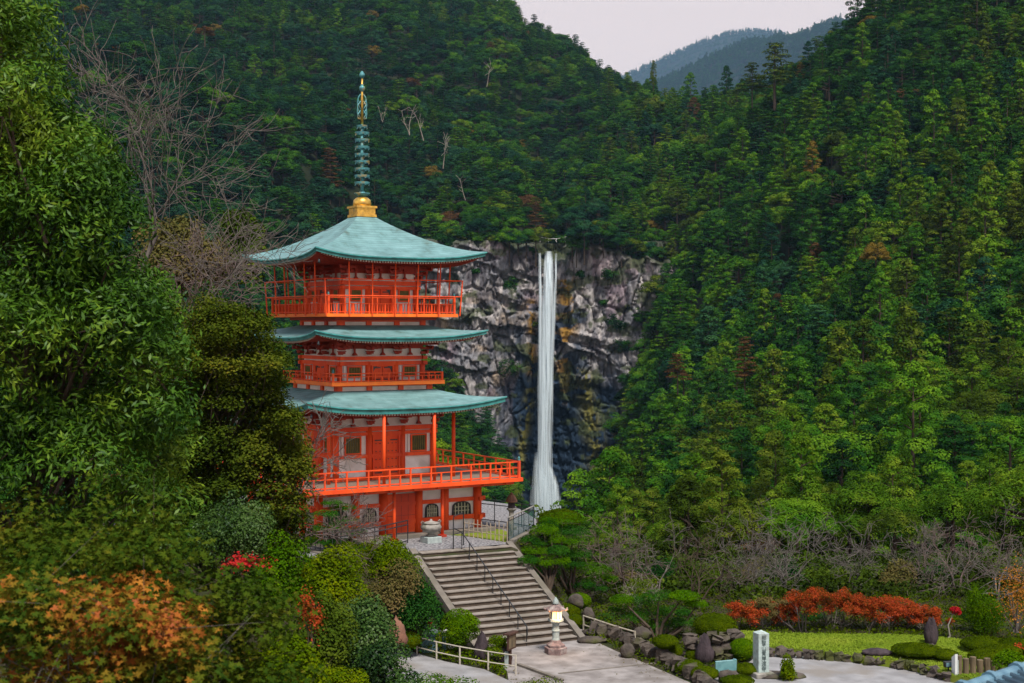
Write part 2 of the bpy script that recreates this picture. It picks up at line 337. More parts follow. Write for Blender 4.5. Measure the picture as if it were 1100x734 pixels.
def blob_points(blobs, per, rng, low=.25, inside=.2, lump=.12):
    """points on clumps: blobs = rows (x,y,z,rx,ry,rz); low = share allowed below the middle"""
    Ps = []; Ns = []; bl = np.asarray(blobs, float)
    area = (bl[:, 3] * bl[:, 4] + bl[:, 3] * bl[:, 5] + bl[:, 4] * bl[:, 5]) / 3
    cnt = np.maximum(4, (per * area / area.sum())).astype(int)
    for b, c in zip(bl, cnt):
        d = rng.normal(size=(c, 3)); d /= np.linalg.norm(d, axis=1, keepdims=True)
        fl = (d[:, 2] < -.15) & (rng.random(c) > low); d[fl, 2] *= -1
        r = rng.uniform(1 - lump, 1 + lump, c); ins = rng.random(c) < inside; r[ins] = rng.uniform(.3, .9, ins.sum())
        P = b[:3] + d * b[3:6] * r[:, None]
        nn = d / b[3:6]; nn /= np.linalg.norm(nn, axis=1, keepdims=True)
        Ps.append(P); Ns.append(nn)
    return np.concatenate(Ps), np.concatenate(Ns)
def foliage(blobs, count, rng, ln, wd, jit=.55, up=.35, droop=0., star=1, low=.25, inside=.2, lump=.12, sprig=1, sprad=.1):
    P, Nn = blob_points(blobs, count / sprig, rng, low, inside, lump)
    if sprig > 1:
        P = np.repeat(P, sprig, 0); Nn = np.repeat(Nn, sprig, 0); P = P + rng.normal(size=P.shape) * sprad
    Nn = Nn + rng.normal(size=Nn.shape) * jit; Nn[:, 2] += up
    return leaf_quads(P, Nn, rng, ln, wd, droop, star)
def segs_mesh(segs, sides=4):
    S = np.array([(*a, *b, r0, r1) for a, b, r0, r1 in segs], float)
    A, B, r0, r1 = S[:, :3], S[:, 3:6], S[:, 6:7], S[:, 7:8]
    D = B - A; D /= np.linalg.norm(D, axis=1, keepdims=True) + 1e-9
    ref = np.where(np.abs(D[:, 2:3]) < .9, np.array([[0, 0, 1.]]), np.array([[1., 0, 0]]))
    U = np.cross(D, ref); U /= np.linalg.norm(U, axis=1, keepdims=True) + 1e-9; W = np.cross(D, U)
    ring = []
    for P, r in ((A, r0), (B, r1)):
        for k in range(sides):
            t = 2 * math.pi * k / sides; ring.append(P + (U * math.cos(t) + W * math.sin(t)) * r)
    V = np.stack(ring, 1).reshape(-1, 3); n = len(S); b = np.arange(n)[:, None] * 2 * sides
    Q = np.concatenate([b + np.array([[k, (k+1) % sides, sides + (k+1) % sides, sides + k]]) for k in range(sides)], 0)
    return V, Q
def grow(rng, p, d, ln, r, lev, segs, tips, spread=.75, up=.15, kids=(3, 5), shrink=.68, nseg=4, wob=.22, rmin=.006):
    p = np.array(p, float); d = np.array(d, float); d /= np.linalg.norm(d)
    pts = [p.copy()]; rr = r
    for i in range(nseg):
        d = d + rng.normal(size=3) * wob; d[2] += up * .3; d /= np.linalg.norm(d)
        q = p + d * ln / nseg; r1 = max(rmin, rr * .84); segs.append((tuple(p), tuple(q), rr, r1)); p = q; rr = r1; pts.append((p.copy(), d.copy(), rr))
    if lev <= 0: tips.append((p, d)); return
    k = rng.integers(kids[0], kids[1] + 1)
    for j in range(k):
        q, dd, qr = pts[int(rng.integers(max(1, nseg // 2), nseg + 1))]
        nd = dd + rng.normal(size=3) * spread; nd[2] += up
        grow(rng, q, nd, ln * shrink * rng.uniform(.75, 1.2), max(rmin, qr * .62), lev - 1, segs, tips, spread, up, kids, shrink, nseg, wob, rmin)
def mesh_of(name, parts, mats):
    """parts = [(V,Q,material index)]"""
    off = 0; Vs = []; Qs = []; Ms = []
    for V, Q, m in parts: Vs.append(V); Qs.append(Q + off); Ms.append(np.full(len(Q), m)); off += len(V)
    return mesh_np(name, np.concatenate(Vs), np.concatenate(Qs), mats=mats, midx=np.concatenate(Ms))
# ------------------------------------------------------------------ terrain
YN = np.array([90,120,160,220,300,400,500,580,592,606,612,630,700,850,1050,1300,1700,2300], float)
T = {  # ground height as the photo row it reaches at each distance
-700:[540,480,400,320,250,190,140,110,108,106,104,100,95,90,40,-10,-60,20],
-100:[600,590,560,480,400,320,230,150,140,130,128,118,85,70,40,-10,-60,0],
 100:[610,610,600,530,440,350,250,170,160,152,148,135,85,80,-5,-40,-60,0],
 300:[610,620,620,600,540,440,330,235,228,220,215,195,125,118,20,-35,-40,20],
 430:[610,620,650,650,620,560,470,390,380,372,365,330,225,145,35,-18,20,80],
 490:[610,625,670,670,650,610,530,440,430,375,290,278,225,155,60,0,40,90],
 520:[610,625,670,680,660,630,570,475,465,390,270,258,222,160,52,5,50,95],
 545:[610,625,670,690,670,650,600,520,510,420,264,252,215,165,50,15,60,100],
 565:[610,625,670,690,680,655,615,585,582,574,262,250,215,165,50,20,60,100],
 578:[605,625,670,690,680,655,615,585,582,574,262,250,214,165,50,20,60,100],
 586:[605,625,670,690,680,655,615,585,582,574,277,278,268,170,52,24,60,100],
 604:[605,625,670,690,680,655,615,585,582,574,277,278,268,170,52,28,60,100],
 612:[605,625,670,690,680,655,615,585,582,574,262,250,208,165,53,32,70,100],
 650:[605,625,670,680,660,635,595,560,555,548,264,245,200,120,66,70,90,110],
 675:[605,625,665,660,620,570,500,440,430,380,280,255,190,110,80,90,100,120],
 690:[605,625,660,640,600,540,450,360,350,320,290,262,190,108,86,95,110,130],
 730:[605,625,650,600,555,460,360,280,268,255,250,235,180,104,108,110,120,130],
 790:[605,625,635,575,500,390,275,200,192,185,182,172,130,96,120,130,130,140],
 860:[605,620,615,540,450,330,215,140,132,124,120,110,80,98,120,130,140,150],
 950:[605,615,600,510,410,275,145,62,54,46,42,34,26,50,80,100,120,140],
 1100:[600,610,580,480,360,210,70,-18,-26,-34,-38,-46,-60,-20,20,60,90,120],
 1300:[595,590,550,440,300,130,-20,-90,-96,-102,-105,-112,-130,-60,0,40,80,120],
 1900:[560,520,450,330,190,10,-110,-180,-185,-190,-195,-200,-220,-120,-40,20,60,100]}
PXN = np.array(sorted(T)); TP = np.array([T[k] for k in PXN], float)
for _i, _x in enumerate(PXN):
    if _x >= 560: TP[_i, 12:] += np.interp(_x, [560, 600, 700, 790, 860, 950, 1020, 1100], [20, 26, 26, 20, 34, 46, 30, 0])
TP[:, 13:] += 4
TZ = ZC + (HY - TP) * YN[None, :] / F
TERR = np.array([(-4.4,59.2),(-.2,61.2),(1.3,65.9),(1.5,69.5),(0,76),(-4,80),(-16,80),(-21,66),(-12,56.2),(-7,57.6)])
def pdist(x, y, poly):
    """signed distance to a polygon, negative inside"""
    x = np.asarray(x, float); y = np.asarray(y, float); ins = np.zeros(x.shape, bool); d = np.full(x.shape, 1e9)
    n = len(poly)
    for i in range(n):
        x1, y1 = poly[i]; x2, y2 = poly[(i+1) % n]
        c = ((y1 > y) != (y2 > y)) & (x < (x2-x1) * (y-y1) / (y2-y1+1e-12) + x1); ins ^= c
        t = np.clip(((x-x1)*(x2-x1) + (y-y1)*(y2-y1)) / ((x2-x1)**2 + (y2-y1)**2), 0, 1)
        d = np.minimum(d, np.hypot(x - x1 - t*(x2-x1), y - y1 - t*(y2-y1)))
    return np.where(ins, -d, d)
def ground(x, y, noise=True):
    x = np.asarray(x, float); y = np.asarray(y, float); px = 550 + F * x / np.maximum(y, 1.0)
    pxc = np.clip(px, PXN[0], PXN[-1]); yc = np.clip(y, 90, 2300)
    i = np.clip(np.searchsorted(PXN, pxc) - 1, 0, len(PXN)-2); j = np.clip(np.searchsorted(YN, yc) - 1, 0, len(YN)-2)
    a = (pxc - PXN[i]) / (PXN[i+1] - PXN[i]); b = (yc - YN[j]) / (YN[j+1] - YN[j]); a = a*a*(3-2*a)*.5 + a*.5
    z = (TZ[i, j]*(1-a) + TZ[i+1, j]*a)*(1-b) + (TZ[i, j+1]*(1-a) + TZ[i+1, j+1]*a)*b
    if noise:
        k = sst(110, 300, y) * (1 - .8 * np.exp(-((y-600)/40.)**2) * sst(450, 500, px) * (1 - sst(700, 730, px)))
        z = z + k * ((fbm(x/70, y/70, 0, 5) - .5) * 22 + (fbm(x/22, y/22, 0, 9) - .5) * 7)
    hill = 10.6 * np.clip((25 - y) / 25, 0, 1) + np.where(x < 2, .10 * np.clip(44 - y, 0, 30), .0) * sst(-1, -9, x)
    g_ = -3 + hill
    g_ = g_ - .12 * np.clip(y - 66, 0, 40) * sst(-30, 4, x)
    left = sst(-16, -24, x) * (1 + .03 * np.clip(-x, 0, 60))
    g_ = g_ + left
    dt = pdist(x, y, TERR); g_ = np.maximum(g_, g_ + (0 - g_) * (1 - sst(0.15, 3.2, dt)))
    bl = sst(68, 95, y)
    return g_ * (1 - bl) + z * bl
ys = np.concatenate([[-60, -30, -15, -8], np.arange(-4, 90, .6), np.arange(90, 200, 3.), np.arange(200, 560, 6.), np.arange(560, 640, 2.5), np.arange(640, 1100, 10.), np.arange(1100, 2300, 40.)])
pxs = np.arange(-1700, 2800, 12.)
YY, PX = np.meshgrid(ys, pxs, indexing='ij'); XX = (PX - 550) / F * np.where(YY < 30, 30 + (30 - YY) * .0, YY)
ZZ = ground(XX, YY)
ny, nx = YY.shape; I = np.arange(ny*nx).reshape(ny, nx)
Q = np.stack([I[:-1, :-1], I[:-1, 1:], I[1:, 1:], I[1:, :-1]], -1).reshape(-1, 4)
cy = (YY[:-1, :-1] + YY[1:, 1:]).ravel() / 2
me = mesh_np('terrain', np.stack([XX, YY, ZZ], -1).reshape(-1, 3), Q, mats=[M['soil'], M['floor']], midx=(cy > 88).astype(int), smooth=True)
link('terrain', me, kind='structure')
MB().box((0, 7900, -136), (21900, 16300, 2)).build('ground', M['floor'], kind='structure')

# far blue mountains: ridges beyond the valley
def ridge_hill(name, pts, D, depth, seed, base=-120):
    px = np.arange(pts[0][0], pts[-1][0] + 1, 3.); pr = np.interp(px, [p[0] for p in pts], [p[1] for p in pts])
    zr = ZC + (HY - pr) * D / F; x = (px - 550) / F * D
    s = np.linspace(-1, 1, 61); X, S = np.meshgrid(x, s); Zr = np.meshgrid(zr, s)[0]
    Z = base + (Zr - base) * (1 - np.abs(S)**1.25); Yv = D + S * depth
    Z = Z + (fbm(X/620, Yv/620, 0, seed) - .5) * 420 * np.abs(S)**.6 + (fbm(X/150, Yv/150, 0, seed+7) - .5) * 60 * np.minimum(1, np.abs(S) * 4)
    n0, n1 = X.shape; I = np.arange(n0*n1).reshape(n0, n1)
    Q = np.stack([I[:-1, :-1], I[:-1, 1:], I[1:, 1:], I[1:, :-1]], -1).reshape(-1, 4)
    link(name, mesh_np(name, np.stack([X, Yv, Z], -1).reshape(-1, 3), Q, mats=[M['floor']], smooth=True), kind='structure')
    return X, Yv, Z
HA = ridge_hill('mountain', [(300,150),(560,110),(660,88),(705,68),(745,50),(780,38),(805,34),(835,36),(862,47),(930,80),(1200,110)], 12000, 3200, 31)
HB = ridge_hill('mountain', [(560,150),(690,100),(725,84),(760,66),(800,50),(838,44),(855,42),(875,33),(895,24),(915,27),(960,40),(1100,60),(1400,90)], 7000, 2000, 37)

# ------------------------------------------------------------------ cliff behind the waterfall
CY = 590.
cx_ = np.arange((425-550)/F*CY, (735-550)/F*CY, .42); cz = np.arange(-98, 46, .42)
X, Z = np.meshgrid(cx_, cz); PXc = 550 + F * X / CY; PY = HY - (Z - ZC) * F / CY
wet = sst(28 + 8*(fbm(X/9, Z/16, 0, 61)-.5), 6, np.abs(X - 17 - 3*np.sin(Z/20)) * (1 - .1 * sst(30, -20, Z)))
wet = np.clip(wet * sst(30, 8, Z) * .75 + sst(395, 428, PY + 30*(fbm(X/7, Z/5, 0, 3)-.5)) * sst(548, 566, PXc + 8*(fbm(X/6, Z/6, 0, 4)-.5)) * (1 - sst(655, 672, PXc)) * 1.1, 0, 1)
def cells(x, z, s):
    """blocky fracture pattern: value per irregular cell and distance to its edge"""
    ix = np.floor(x).astype(np.int64); iz = np.floor(z).astype(np.int64); d1 = np.full(x.shape, 9.); d2 = d1.copy(); v = np.zeros(x.shape)
    for a in (-1, 0, 1):
        for b in (-1, 0, 1):
            jx = ix + a; jz = iz + b; k = np.zeros_like(jx)
            qx = jx + _h(jx, jz, k, s); qz = jz + _h(jx, jz, k, s+1); d = np.hypot(x-qx, z-qz); vv = _h(jx, jz, k, s+2)
            m = d < d1; d2 = np.where(m, d1, np.minimum(d2, d)); v = np.where(m, vv, v); d1 = np.where(m, d, d1)
    return v, d2 - d1
wx = X + 6*(fbm(X/18, Z/18, 0, 71)-.5); wz = Z + 9*(fbm(X/15, Z/30, 0, 72)-.5)
v1, e1 = cells(wx/9., wz/19. + wx/40, 11); v2, e2 = cells(wx/3.2, wz/8.5, 21); v3, e3 = cells(wx/1.25, wz/5.0, 41)
ledge = fbm(X/30, Z/9 + X/40, 0, 77)
disp = v1*3.6 + v2*1.7 + v3*1.2 + (fbm(X/4, Z/14, 0, 80)-.5)*2.6 + (fbm(X/1.0, Z/4.5, 0, 84)-.5)*2.2 - 2.0*np.exp(-(e1/.05)**2) - 1.3*np.exp(-(e2/.06)**2) + 2.6*(sst(.5, .54, ledge) - sst(.60, .80, ledge))
disp *= 1 - .35 * sst(395, 430, PY)
recess = 6.5 * np.exp(-((X - 16.5)/9.)**2) + 5 * sst(400, 460, PY) * np.exp(-((X-18)/22.)**2)
buttL = 10 * sst(545, 470, PXc); buttR = 12 * sst(640, 700, PXc)
top = 263 + 26*(fbm(X/7, 0, 0, 90)-.45) - 5*sst(560, 530, PXc) + 14 * (sst(576, 582, PXc) - sst(607, 613, PXc)) + 14 * sst(650, 700, PXc)
Yc = CY + 4 - disp + recess - buttL - buttR + 16 * sst(top + 4, top - 10, PY)
lite = fbm(X/7, Z/7, 0, 101); streak = fbm(X/1.2, Z/14, 0, 102); ton = fbm(X/16, Z/12, 0, 103)
pale = np.array([.36, .335, .335]); tan = np.array([.42, .315, .215]); grey = np.array([.175, .175, .195]); dark = np.array([.055, .050, .062]); wetc = np.array([.012, .028, .055]); ochre = np.array([.28, .155, .025]); mossc = np.array([.13, .12, .025]); purple = np.array([.22, .15, .18])
def mixc(c, k, col): return c * (1 - k[..., None]) + col * k[..., None]
C = np.broadcast_to(grey, X.shape + (3,)).copy()
C = mixc(C, sst(.44, .60, lite*.55 + v2*.22 + streak*.25), pale)
C = mixc(C, sst(.52, .64, ton) * .8 * sst(300, 345, PY) * (1 - sst(560, 575, PXc)), tan)
C = mixc(C, sst(.5, .62, fbm(X/9, Z/22, 0, 105)) * .6, purple)
C = mixc(C, sst(.60, .69, streak*.5 + lite*.5) * .55, np.array([.46, .44, .43]))
C = mixc(C, sst(.52, .62, fbm(X/2.4, Z/10, 0, 107)) * .75, dark)
C = mixc(C, np.clip(wet * (1.25 - 1.0 * sst(.52, .62, lite) * sst(430, 380, PY)), 0, 1), wetc)
gn = fbm(X/4.5, Z/3.4, 0, 111)
oc = np.clip(np.exp(-((PXc - 609)/11.)**2) * sst(290, 300, PY) * (1 - sst(420, 440, PY)) + np.exp(-((PXc - 571)/5.)**2) * sst(318, 326, PY) * (1 - sst(395, 410, PY)), 0, 1)
C = mixc(C, sst(.50, .56, gn) * oc, ochre)
strip = np.exp(-((PXc - (626 + (PY-400)*.16 + 8*(fbm(Z/8, 3, 0, 113)-.5)))/10.)**2) * sst(392, 405, PY) + np.exp(-((PXc - (573 - (PY-400)*.14))/5.5)**2) * sst(405, 420, PY)
C = mixc(C, np.clip(strip, 0, 1) * sst(.38, .50, fbm(X/2.5, Z/3, 0, 115)), mossc * 1.1)
C = mixc(C, sst(.58, .66, fbm(X/6, Z/4, 0, 117)) * .8, np.array([.045, .06, .018]))
C = mixc(C, sst(9, 1, PY - top) * .85, np.array([.035, .045, .016]))
C = np.clip(C * 1.0, .005, .8)
Yc += -1.6 * np.clip(strip, 0, 1) * fbm(X/1.3, Z/1.3, 0, 119)
n0, n1 = X.shape; I = np.arange(n0*n1).reshape(n0, n1)
Q = np.stack([I[:-1, :-1], I[:-1, 1:], I[1:, 1:], I[1:, :-1]], -1).reshape(-1, 4)
mc, nn_, bb = newmat('cliff rock'); bb.inputs['Roughness'].default_value = .8; bb.inputs['Specular IOR Level'].default_value = .25
at = N(nn_, 'ShaderNodeAttribute', attribute_name='rockcol'); tc = N(nn_, 'ShaderNodeTexCoord'); mp = N(nn_, 'ShaderNodeMapping'); mp.inputs['Scale'].default_value = (1, 1, .35)
ns = N(nn_, 'ShaderNodeTexNoise'); ns.inputs['Scale'].default_value = .9; ns.inputs['Detail'].default_value = 8; ns.inputs['Roughness'].default_value = .7
nn_.links.new(tc.outputs['Object'], mp.inputs[0]); nn_.links.new(mp.outputs[0], ns.inputs['Vector'])
hs = N(nn_, 'ShaderNodeHueSaturation'); mt = N(nn_, 'ShaderNodeMath', operation='MULTIPLY_ADD'); mt.inputs[1].default_value = 2.4; mt.inputs[2].default_value = -.1
nn_.links.new(ns.outputs['Fac'], mt.inputs[0]); nn_.links.new(mt.outputs[0], hs.inputs['Value']); nn_.links.new(at.outputs['Color'], hs.inputs['Color']); nn_.links.new(hs.outputs[0], bb.inputs['Base Color'])
bp = N(nn_, 'ShaderNodeBump'); bp.inputs['Strength'].default_value = .8; bp.inputs['Distance'].default_value = .8; nn_.links.new(ns.outputs['Fac'], bp.inputs['Height']); nn_.links.new(bp.outputs[0], bb.inputs['Normal'])
me = mesh_np('cliff', np.stack([X, Yc, Z], -1).reshape(-1, 3), Q, mats=[mc])
ca = me.color_attributes.new('rockcol', 'FLOAT_COLOR', 'POINT'); ca.data.foreach_set('color', np.concatenate([C, np.ones(X.shape + (1,))], -1).astype(np.float32).ravel())
link('cliff', me, kind='structure')
def cliffY(x, z):
    i = int(np.clip(round((z - cz[0]) / .42), 0, n0-1)); j = int(np.clip(round((x - cx_[0]) / .42), 0, n1-1)); return Yc[i, j]

# ------------------------------------------------------------------ waterfall: silky strands of falling water
rng = np.random.default_rng(5)
mw = bpy.data.materials.new('falling water'); mw.use_nodes = True; nw = mw.node_tree; nw.nodes.clear()
o_ = N(nw, 'ShaderNodeOutputMaterial'); df = N(nw, 'ShaderNodeBsdfDiffuse'); df.inputs[0].default_value = (.84, .94, 1.0, 1)
trn = N(nw, 'ShaderNodeBsdfTranslucent'); trn.inputs[0].default_value = (.84, .94, 1.0, 1)
m1 = N(nw, 'ShaderNodeMixShader'); m1.inputs[0].default_value = .25; tp = N(nw, 'ShaderNodeBsdfTransparent'); m2 = N(nw, 'ShaderNodeMixShader')
tc = N(nw, 'ShaderNodeTexCoord'); mp = N(nw, 'ShaderNodeMapping'); mp.inputs['Scale'].default_value = (3.4, .5, .050)
ns = N(nw, 'ShaderNodeTexNoise'); ns.inputs['Scale'].default_value = 1; ns.inputs['Detail'].default_value = 5
nw.links.new(tc.outputs['Object'], mp.inputs[0]); nw.links.new(mp.outputs[0], ns.inputs['Vector'])
cr = N(nw, 'ShaderNodeValToRGB'); cr.color_ramp.elements[0].position = .40; cr.color_ramp.elements[0].color = (.10,)*3 + (1,); cr.color_ramp.elements[1].position = .60; cr.color_ramp.elements[1].color = (.92,)*3 + (1,)
sa = N(nw, 'ShaderNodeAttribute', attribute_name='soft'); mm_ = N(nw, 'ShaderNodeMath', operation='MULTIPLY')
nw.links.new(ns.outputs['Fac'], cr.inputs[0]); nw.links.new(cr.outputs[0], mm_.inputs[0]); nw.links.new(sa.outputs['Fac'], mm_.inputs[1]); nw.links.new(mm_.outputs[0], m2.inputs[0])
nw.links.new(df.outputs[0], m1.inputs[1]); nw.links.new(trn.outputs[0], m1.inputs[2]); nw.links.new(tp.outputs[0], m2.inputs[1]); nw.links.new(m1.outputs[0], m2.inputs[2]); nw.links.new(m2.outputs[0], o_.inputs[0])
def veil(px_rows, Y0, n=16, layers=3, thick=1.2, bulge=3.0):
    """nested lens shaped bodies of falling water; 'soft' thins them out toward their edges"""
    V = []; Q = []; S = []
    for l in range(layers):
        f = 1 - .28*l; pys = np.arange(px_rows[0][0], px_rows[-1][0] + .1, 4.); a = np.interp(pys, [q[0] for q in px_rows], [q[1] for q in px_rows]); b_ = np.interp(pys, [q[0] for q in px_rows], [q[2] for q in px_rows])
        op = np.interp(pys, [q[0] for q in px_rows], [q[3] for q in px_rows]); base = len(V)
        for i, py in enumerate(pys):
            y = Y0 - bulge*math.sin(min(1, (py - pys[0])/60.)*1.57); c = (a[i] + b_[i])/2 + .5*math.sin(py/23. + l*2); hw = (b_[i] - a[i])/2 * 1.13 * f * (1 + .10*math.sin(py/31. + l)) * y/F
            for k in range(n):
                t = 2*math.pi*k/n; p = AT(c, py, y); V.append((p[0] + hw*math.cos(t), p[1] + thick*f*math.sin(t), p[2])); S.append(op[i] * (1 - abs(math.cos(t))**3) * min(1, .25 + (py - pys[0])/14.) * min(1, .02 + (pys[-1] - py)/26.))
        m = len(pys); Q += [(base+i*n+k, base+i*n+(k+1) % n, base+(i+1)*n+(k+1) % n, base+(i+1)*n+k) for i in range(m-1) for k in range(n)]
    return V, Q, S
VV = []; QQ = []; SS = []
for rows, dy, ly in (([(270,586.5,593,.95),(280,585,594,1),(300,583.5,594.5,1),(340,581,594.5,1),(400,579.5,593.5,1),(460,578.5,592.5,1),(500,577,592,1),(530,575,594,.9),(572,572,598,.8)], 0, 4),
                 ([(272,578.6,581.2,.8),(300,578.2,581.6,.8),(340,578,583,.8),(400,578.2,586,.75),(470,577.5,586,.6),(520,575,584,.5)], .6, 2),
                 ([(272,596.4,598.4,.7),(300,595.2,598,.7),(340,592.5,597,.65),(400,589.5,595,.6),(450,588,594,.4)], .5, 2),
                 ([(494,584,588,.6),(506,586,595,.75),(522,589,601,.7),(540,590,604,.6),(575,588,606,.5)], -.8, 3),
                 ([(486,574,584,.35),(510,572,590,.45),(535,569,598,.5),(580,563,607,.5)], -1.6, 3),
                 ([(480,592,593.3,.35),(520,593,594.5,.4),(545,594,597,.3)], -.3, 1)):
    v, q, s_ = veil(rows, CY - 5.5 + dy, layers=ly); QQ += [tuple(i + len(VV) for i in f) for f in q]; VV += v; SS += s_
me = mesh_np('waterfall', VV, QQ, mats=[mw], smooth=True); at = me.attributes.new('soft', 'FLOAT', 'POINT'); at.data.foreach_set('value', np.clip(np.array(SS, np.float32), 0, 1))
link('waterfall', me, kind='structure')
# dark stream notch above the falls and the sacred rope
rp = empty('sacred_rope', tuple(AT(594, 256, 590)), label='thin white rope hung with paper streamers across the notch above the waterfall', cat='rope')
pr = []
for i in range(13):
    t = i/12.; pr.append(AT(576 + 36*t, 253.5 + 3.2*math.sin(math.pi*t), 590) - AT(594, 256, 590))
MB().tube(pr, .12, 6).build('rope', M['paper'], rp)
for px in (580, 589, 597.5, 607):
    p = AT(px, 256.5, 590) - AT(594, 256, 590); b = MB()
    for k in range(3): b.box((p[0] + .12*(-1)**k, p[1], p[2] - .3 - .48*k), (.30, .10, .5))
    b.build('paper_streamer', M['paper'], rp)

# ------------------------------------------------------------------ forest
def clumps_cedar(rng, h, r, n=34):
    B = []
    for i in range(n):
        t = (i + rng.random()) / n; z = h * (.15 + .82 * t); rad = r * (1 - t)**.42 * rng.uniform(.55, .95) * (1 if t > .08 else .7)
        a = i * 2.4 + rng.uniform(-.6, .6); s = r * rng.uniform(.24, .42) * (1.1 - .35*t)
        B.append((rad*math.cos(a), rad*math.sin(a), z, s, s, s * rng.uniform(.55, .85)))
    B.append((0, 0, h*.95, r*.26, r*.26, h*.06)); return B
def clumps_round(rng, h, r, n=30):
    B = []
    for i in range(n):
        d = rng.normal(size=3); d /= np.linalg.norm(d); d[2] = abs(d[2]) * 1.0 - .2
        s = r * rng.uniform(.22, .40); k = rng.uniform(.7, 1.0)
        B.append((d[0]*r*k, d[1]*r*k, h*.58 + d[2]*h*.36*k, s, s, s*rng.uniform(.5, .8)))
    return B
def clumps_layer(rng, h, r, n=26):
    B = []
    for i in range(n):
        t = (i + .5) / n; z = h * (.30 + .68*t); a = i*2.4 + rng.uniform(-.5, .5); rad = r * (1 - t*.75) * rng.uniform(.3, .9)
        s = r * rng.uniform(.32, .5) * (1.1 - .5*t); B.append((rad*math.cos(a), rad*math.sin(a), z, s, s, s*.26))
    return B
def tree_mesh(name, kind, seed, h, r, count, leaf, mat, trunk=M['bark'], **k):
    rng = np.random.default_rng(seed); B = {'cedar': clumps_cedar, 'round': clumps_round, 'layer': clumps_layer}[kind](rng, h, r)
    V, Q = foliage(B, count, rng, leaf, leaf*.75, jit=.26, up=.35, low=.05, inside=.03, lump=.08)
    segs = [((0, 0, -1.5), (0, 0, h*.45), r*.075, r*.055), ((0, 0, h*.45), (0, 0, h*.92), r*.055, r*.012)]
    for b in B[::2]: segs.append(((0, 0, max(.2*h, b[2]-.18*r)), (b[0]*.9, b[1]*.9, b[2]), r*.022, r*.008))
    V2, Q2 = segs_mesh(segs, 4)
    return mesh_of(name, [(V, Q, 0), (V2, Q2, 1)], [mat, trunk])
PROTO = {}
for kind, nm, h, r, cnt, lf in (('cedar', 'cedar_tree', 17, 4.5, 4200, .46), ('round', 'broadleaf_tree', 11.5, 5.4, 4600, .44), ('layer', 'pine_tree', 15, 5.2, 3600, .46)):
    PROTO[kind] = [tree_mesh(nm, kind, 100 + 7*i + len(nm), h*(1 + .1*i), r*(1 - .06*i), cnt, lf, L['deep']) for i in range(3)]
for kind, nm, h, r, cnt, lf in (('cedar', 'cedar_tree', 17, 4.6, 11000, .30), ('round', 'broadleaf_tree', 11.5, 5.6, 12000, .27), ('layer', 'pine_tree', 15, 5.2, 9000, .30)):
    PROTO[kind + 'N'] = [tree_mesh(nm, kind, 300 + 7*i + len(nm), h*(1 + .1*i), r*(1 - .06*i), cnt, lf, L['deep']) for i in range(2)]
SEEDX = np.random.default_rng(77)
def scatter():
    rng = SEEDX; out = []
    y = 96.
    while y < 1500:
        sp = 5.6 + max(0, (y - 130)) * .0044; x0 = (-330 - 550) / F * y; x1 = (1420 - 550) / F * y
        for x in np.arange(x0, x1, sp): out.append((x + rng.uniform(-.45, .45)*sp, y + rng.uniform(-.5, .5)*sp, sp))
        y += sp * .92
    return np.array(out)
P = scatter(); tz = ground(P[:, 0], P[:, 1]); px = 550 + F*P[:, 0]/P[:, 1]; py = HY - (tz - ZC)*F/P[:, 1]
# leave the cliff face, its foot and the river free
cl = (P[:, 1] > 566) & (P[:, 1] < 613) & (px > 487) & (px < 694) & ~((px < 556) & (P[:, 1] < 582)) & ~((px > 652) & (P[:, 1] < 586))
fall = (px > 562) & (px < 648) & (P[:, 1] > 400) & (P[:, 1] < 592)
lowfall = (px > 480) & (px < 612) & (P[:, 1] < 320)
lowfall |= (px >= 612) & (px < 720) & (P[:, 1] < 320) & (py - 9*F/P[:, 1] < 512 - .12*(px - 612)) & (P[:, 1] < 150)
notch = (px > 577) & (px < 611) & (P[:, 1] > 590) & (P[:, 1] < 690)
keep = ~(cl | fall | notch | lowfall)
# drop trees hidden behind nearer ground
col = np.clip(((px + 350) / 10).astype(int), 0, 179); hor = np.full(180, 1e9); vis = np.zeros(len(P), bool)
for i in np.argsort(P[:, 1]):
    th = 16 * F / P[i, 1]; c = col[i]
    if py[i] - th < hor[c] + 12: vis[i] = True
    if P[i, 1] > 100: hor[c] = min(hor[c], py[i] - 3)
# hidden behind the near trees on the left
keep &= vis
P = P[keep]; tz = tz[keep]; px = px[keep]; py = py[keep]; nT = len(P)
zone = fbm(P[:, 0]/60, P[:, 1]/60, 0, 201); z2 = fbm(P[:, 0]/35, P[:, 1]/35, 0, 207); r1 = SEEDX.random(nT); r2 = SEEDX.random(nT); r3 = SEEDX.random(nT)
kindT = np.where(r1 < .26 + 1.6*(zone-.5) + .24*sst(600, 700, px) - .35*sst(420, 640, P[:, 1]), 0, np.where(r2 < .72, 1, 2))
kindT = np.where((P[:, 1] < 140) & (px > 560), np.where(r1 < .55, 1, 0), kindT)
tone = z2*1.1 + .45*r3 - .20*sst(650, 380, px) + .12*sst(300, 120, P[:, 1]) - .0  # leftward bias to bluish leaves puts that hillside's shade into colour
cidx = np.where(tone < .50, 1, np.where(tone < .78, 0, np.where(tone < 1.06, 2, 3)))
cidx = np.where((px > 560) & (P[:, 1] < 150), np.where(r3 < .25, 3, np.where(r3 < .4, 2, 6)), cidx)
rr = SEEDX.random(nT); cidx = np.where(rr < .005, 4, np.where(rr > .997, 5, cidx)); cidx = np.where((cidx == 6) | ((cidx == 2) & (SEEDX.random(nT) < .25)), 6, cidx)
CN = ['deep', 'blue', 'bright', 'olive', 'russet', 'gold', 'belt']; CW = ['dark green', 'bluish green', 'bright green', 'olive green', 'russet brown', 'golden yellow', 'yellow green']
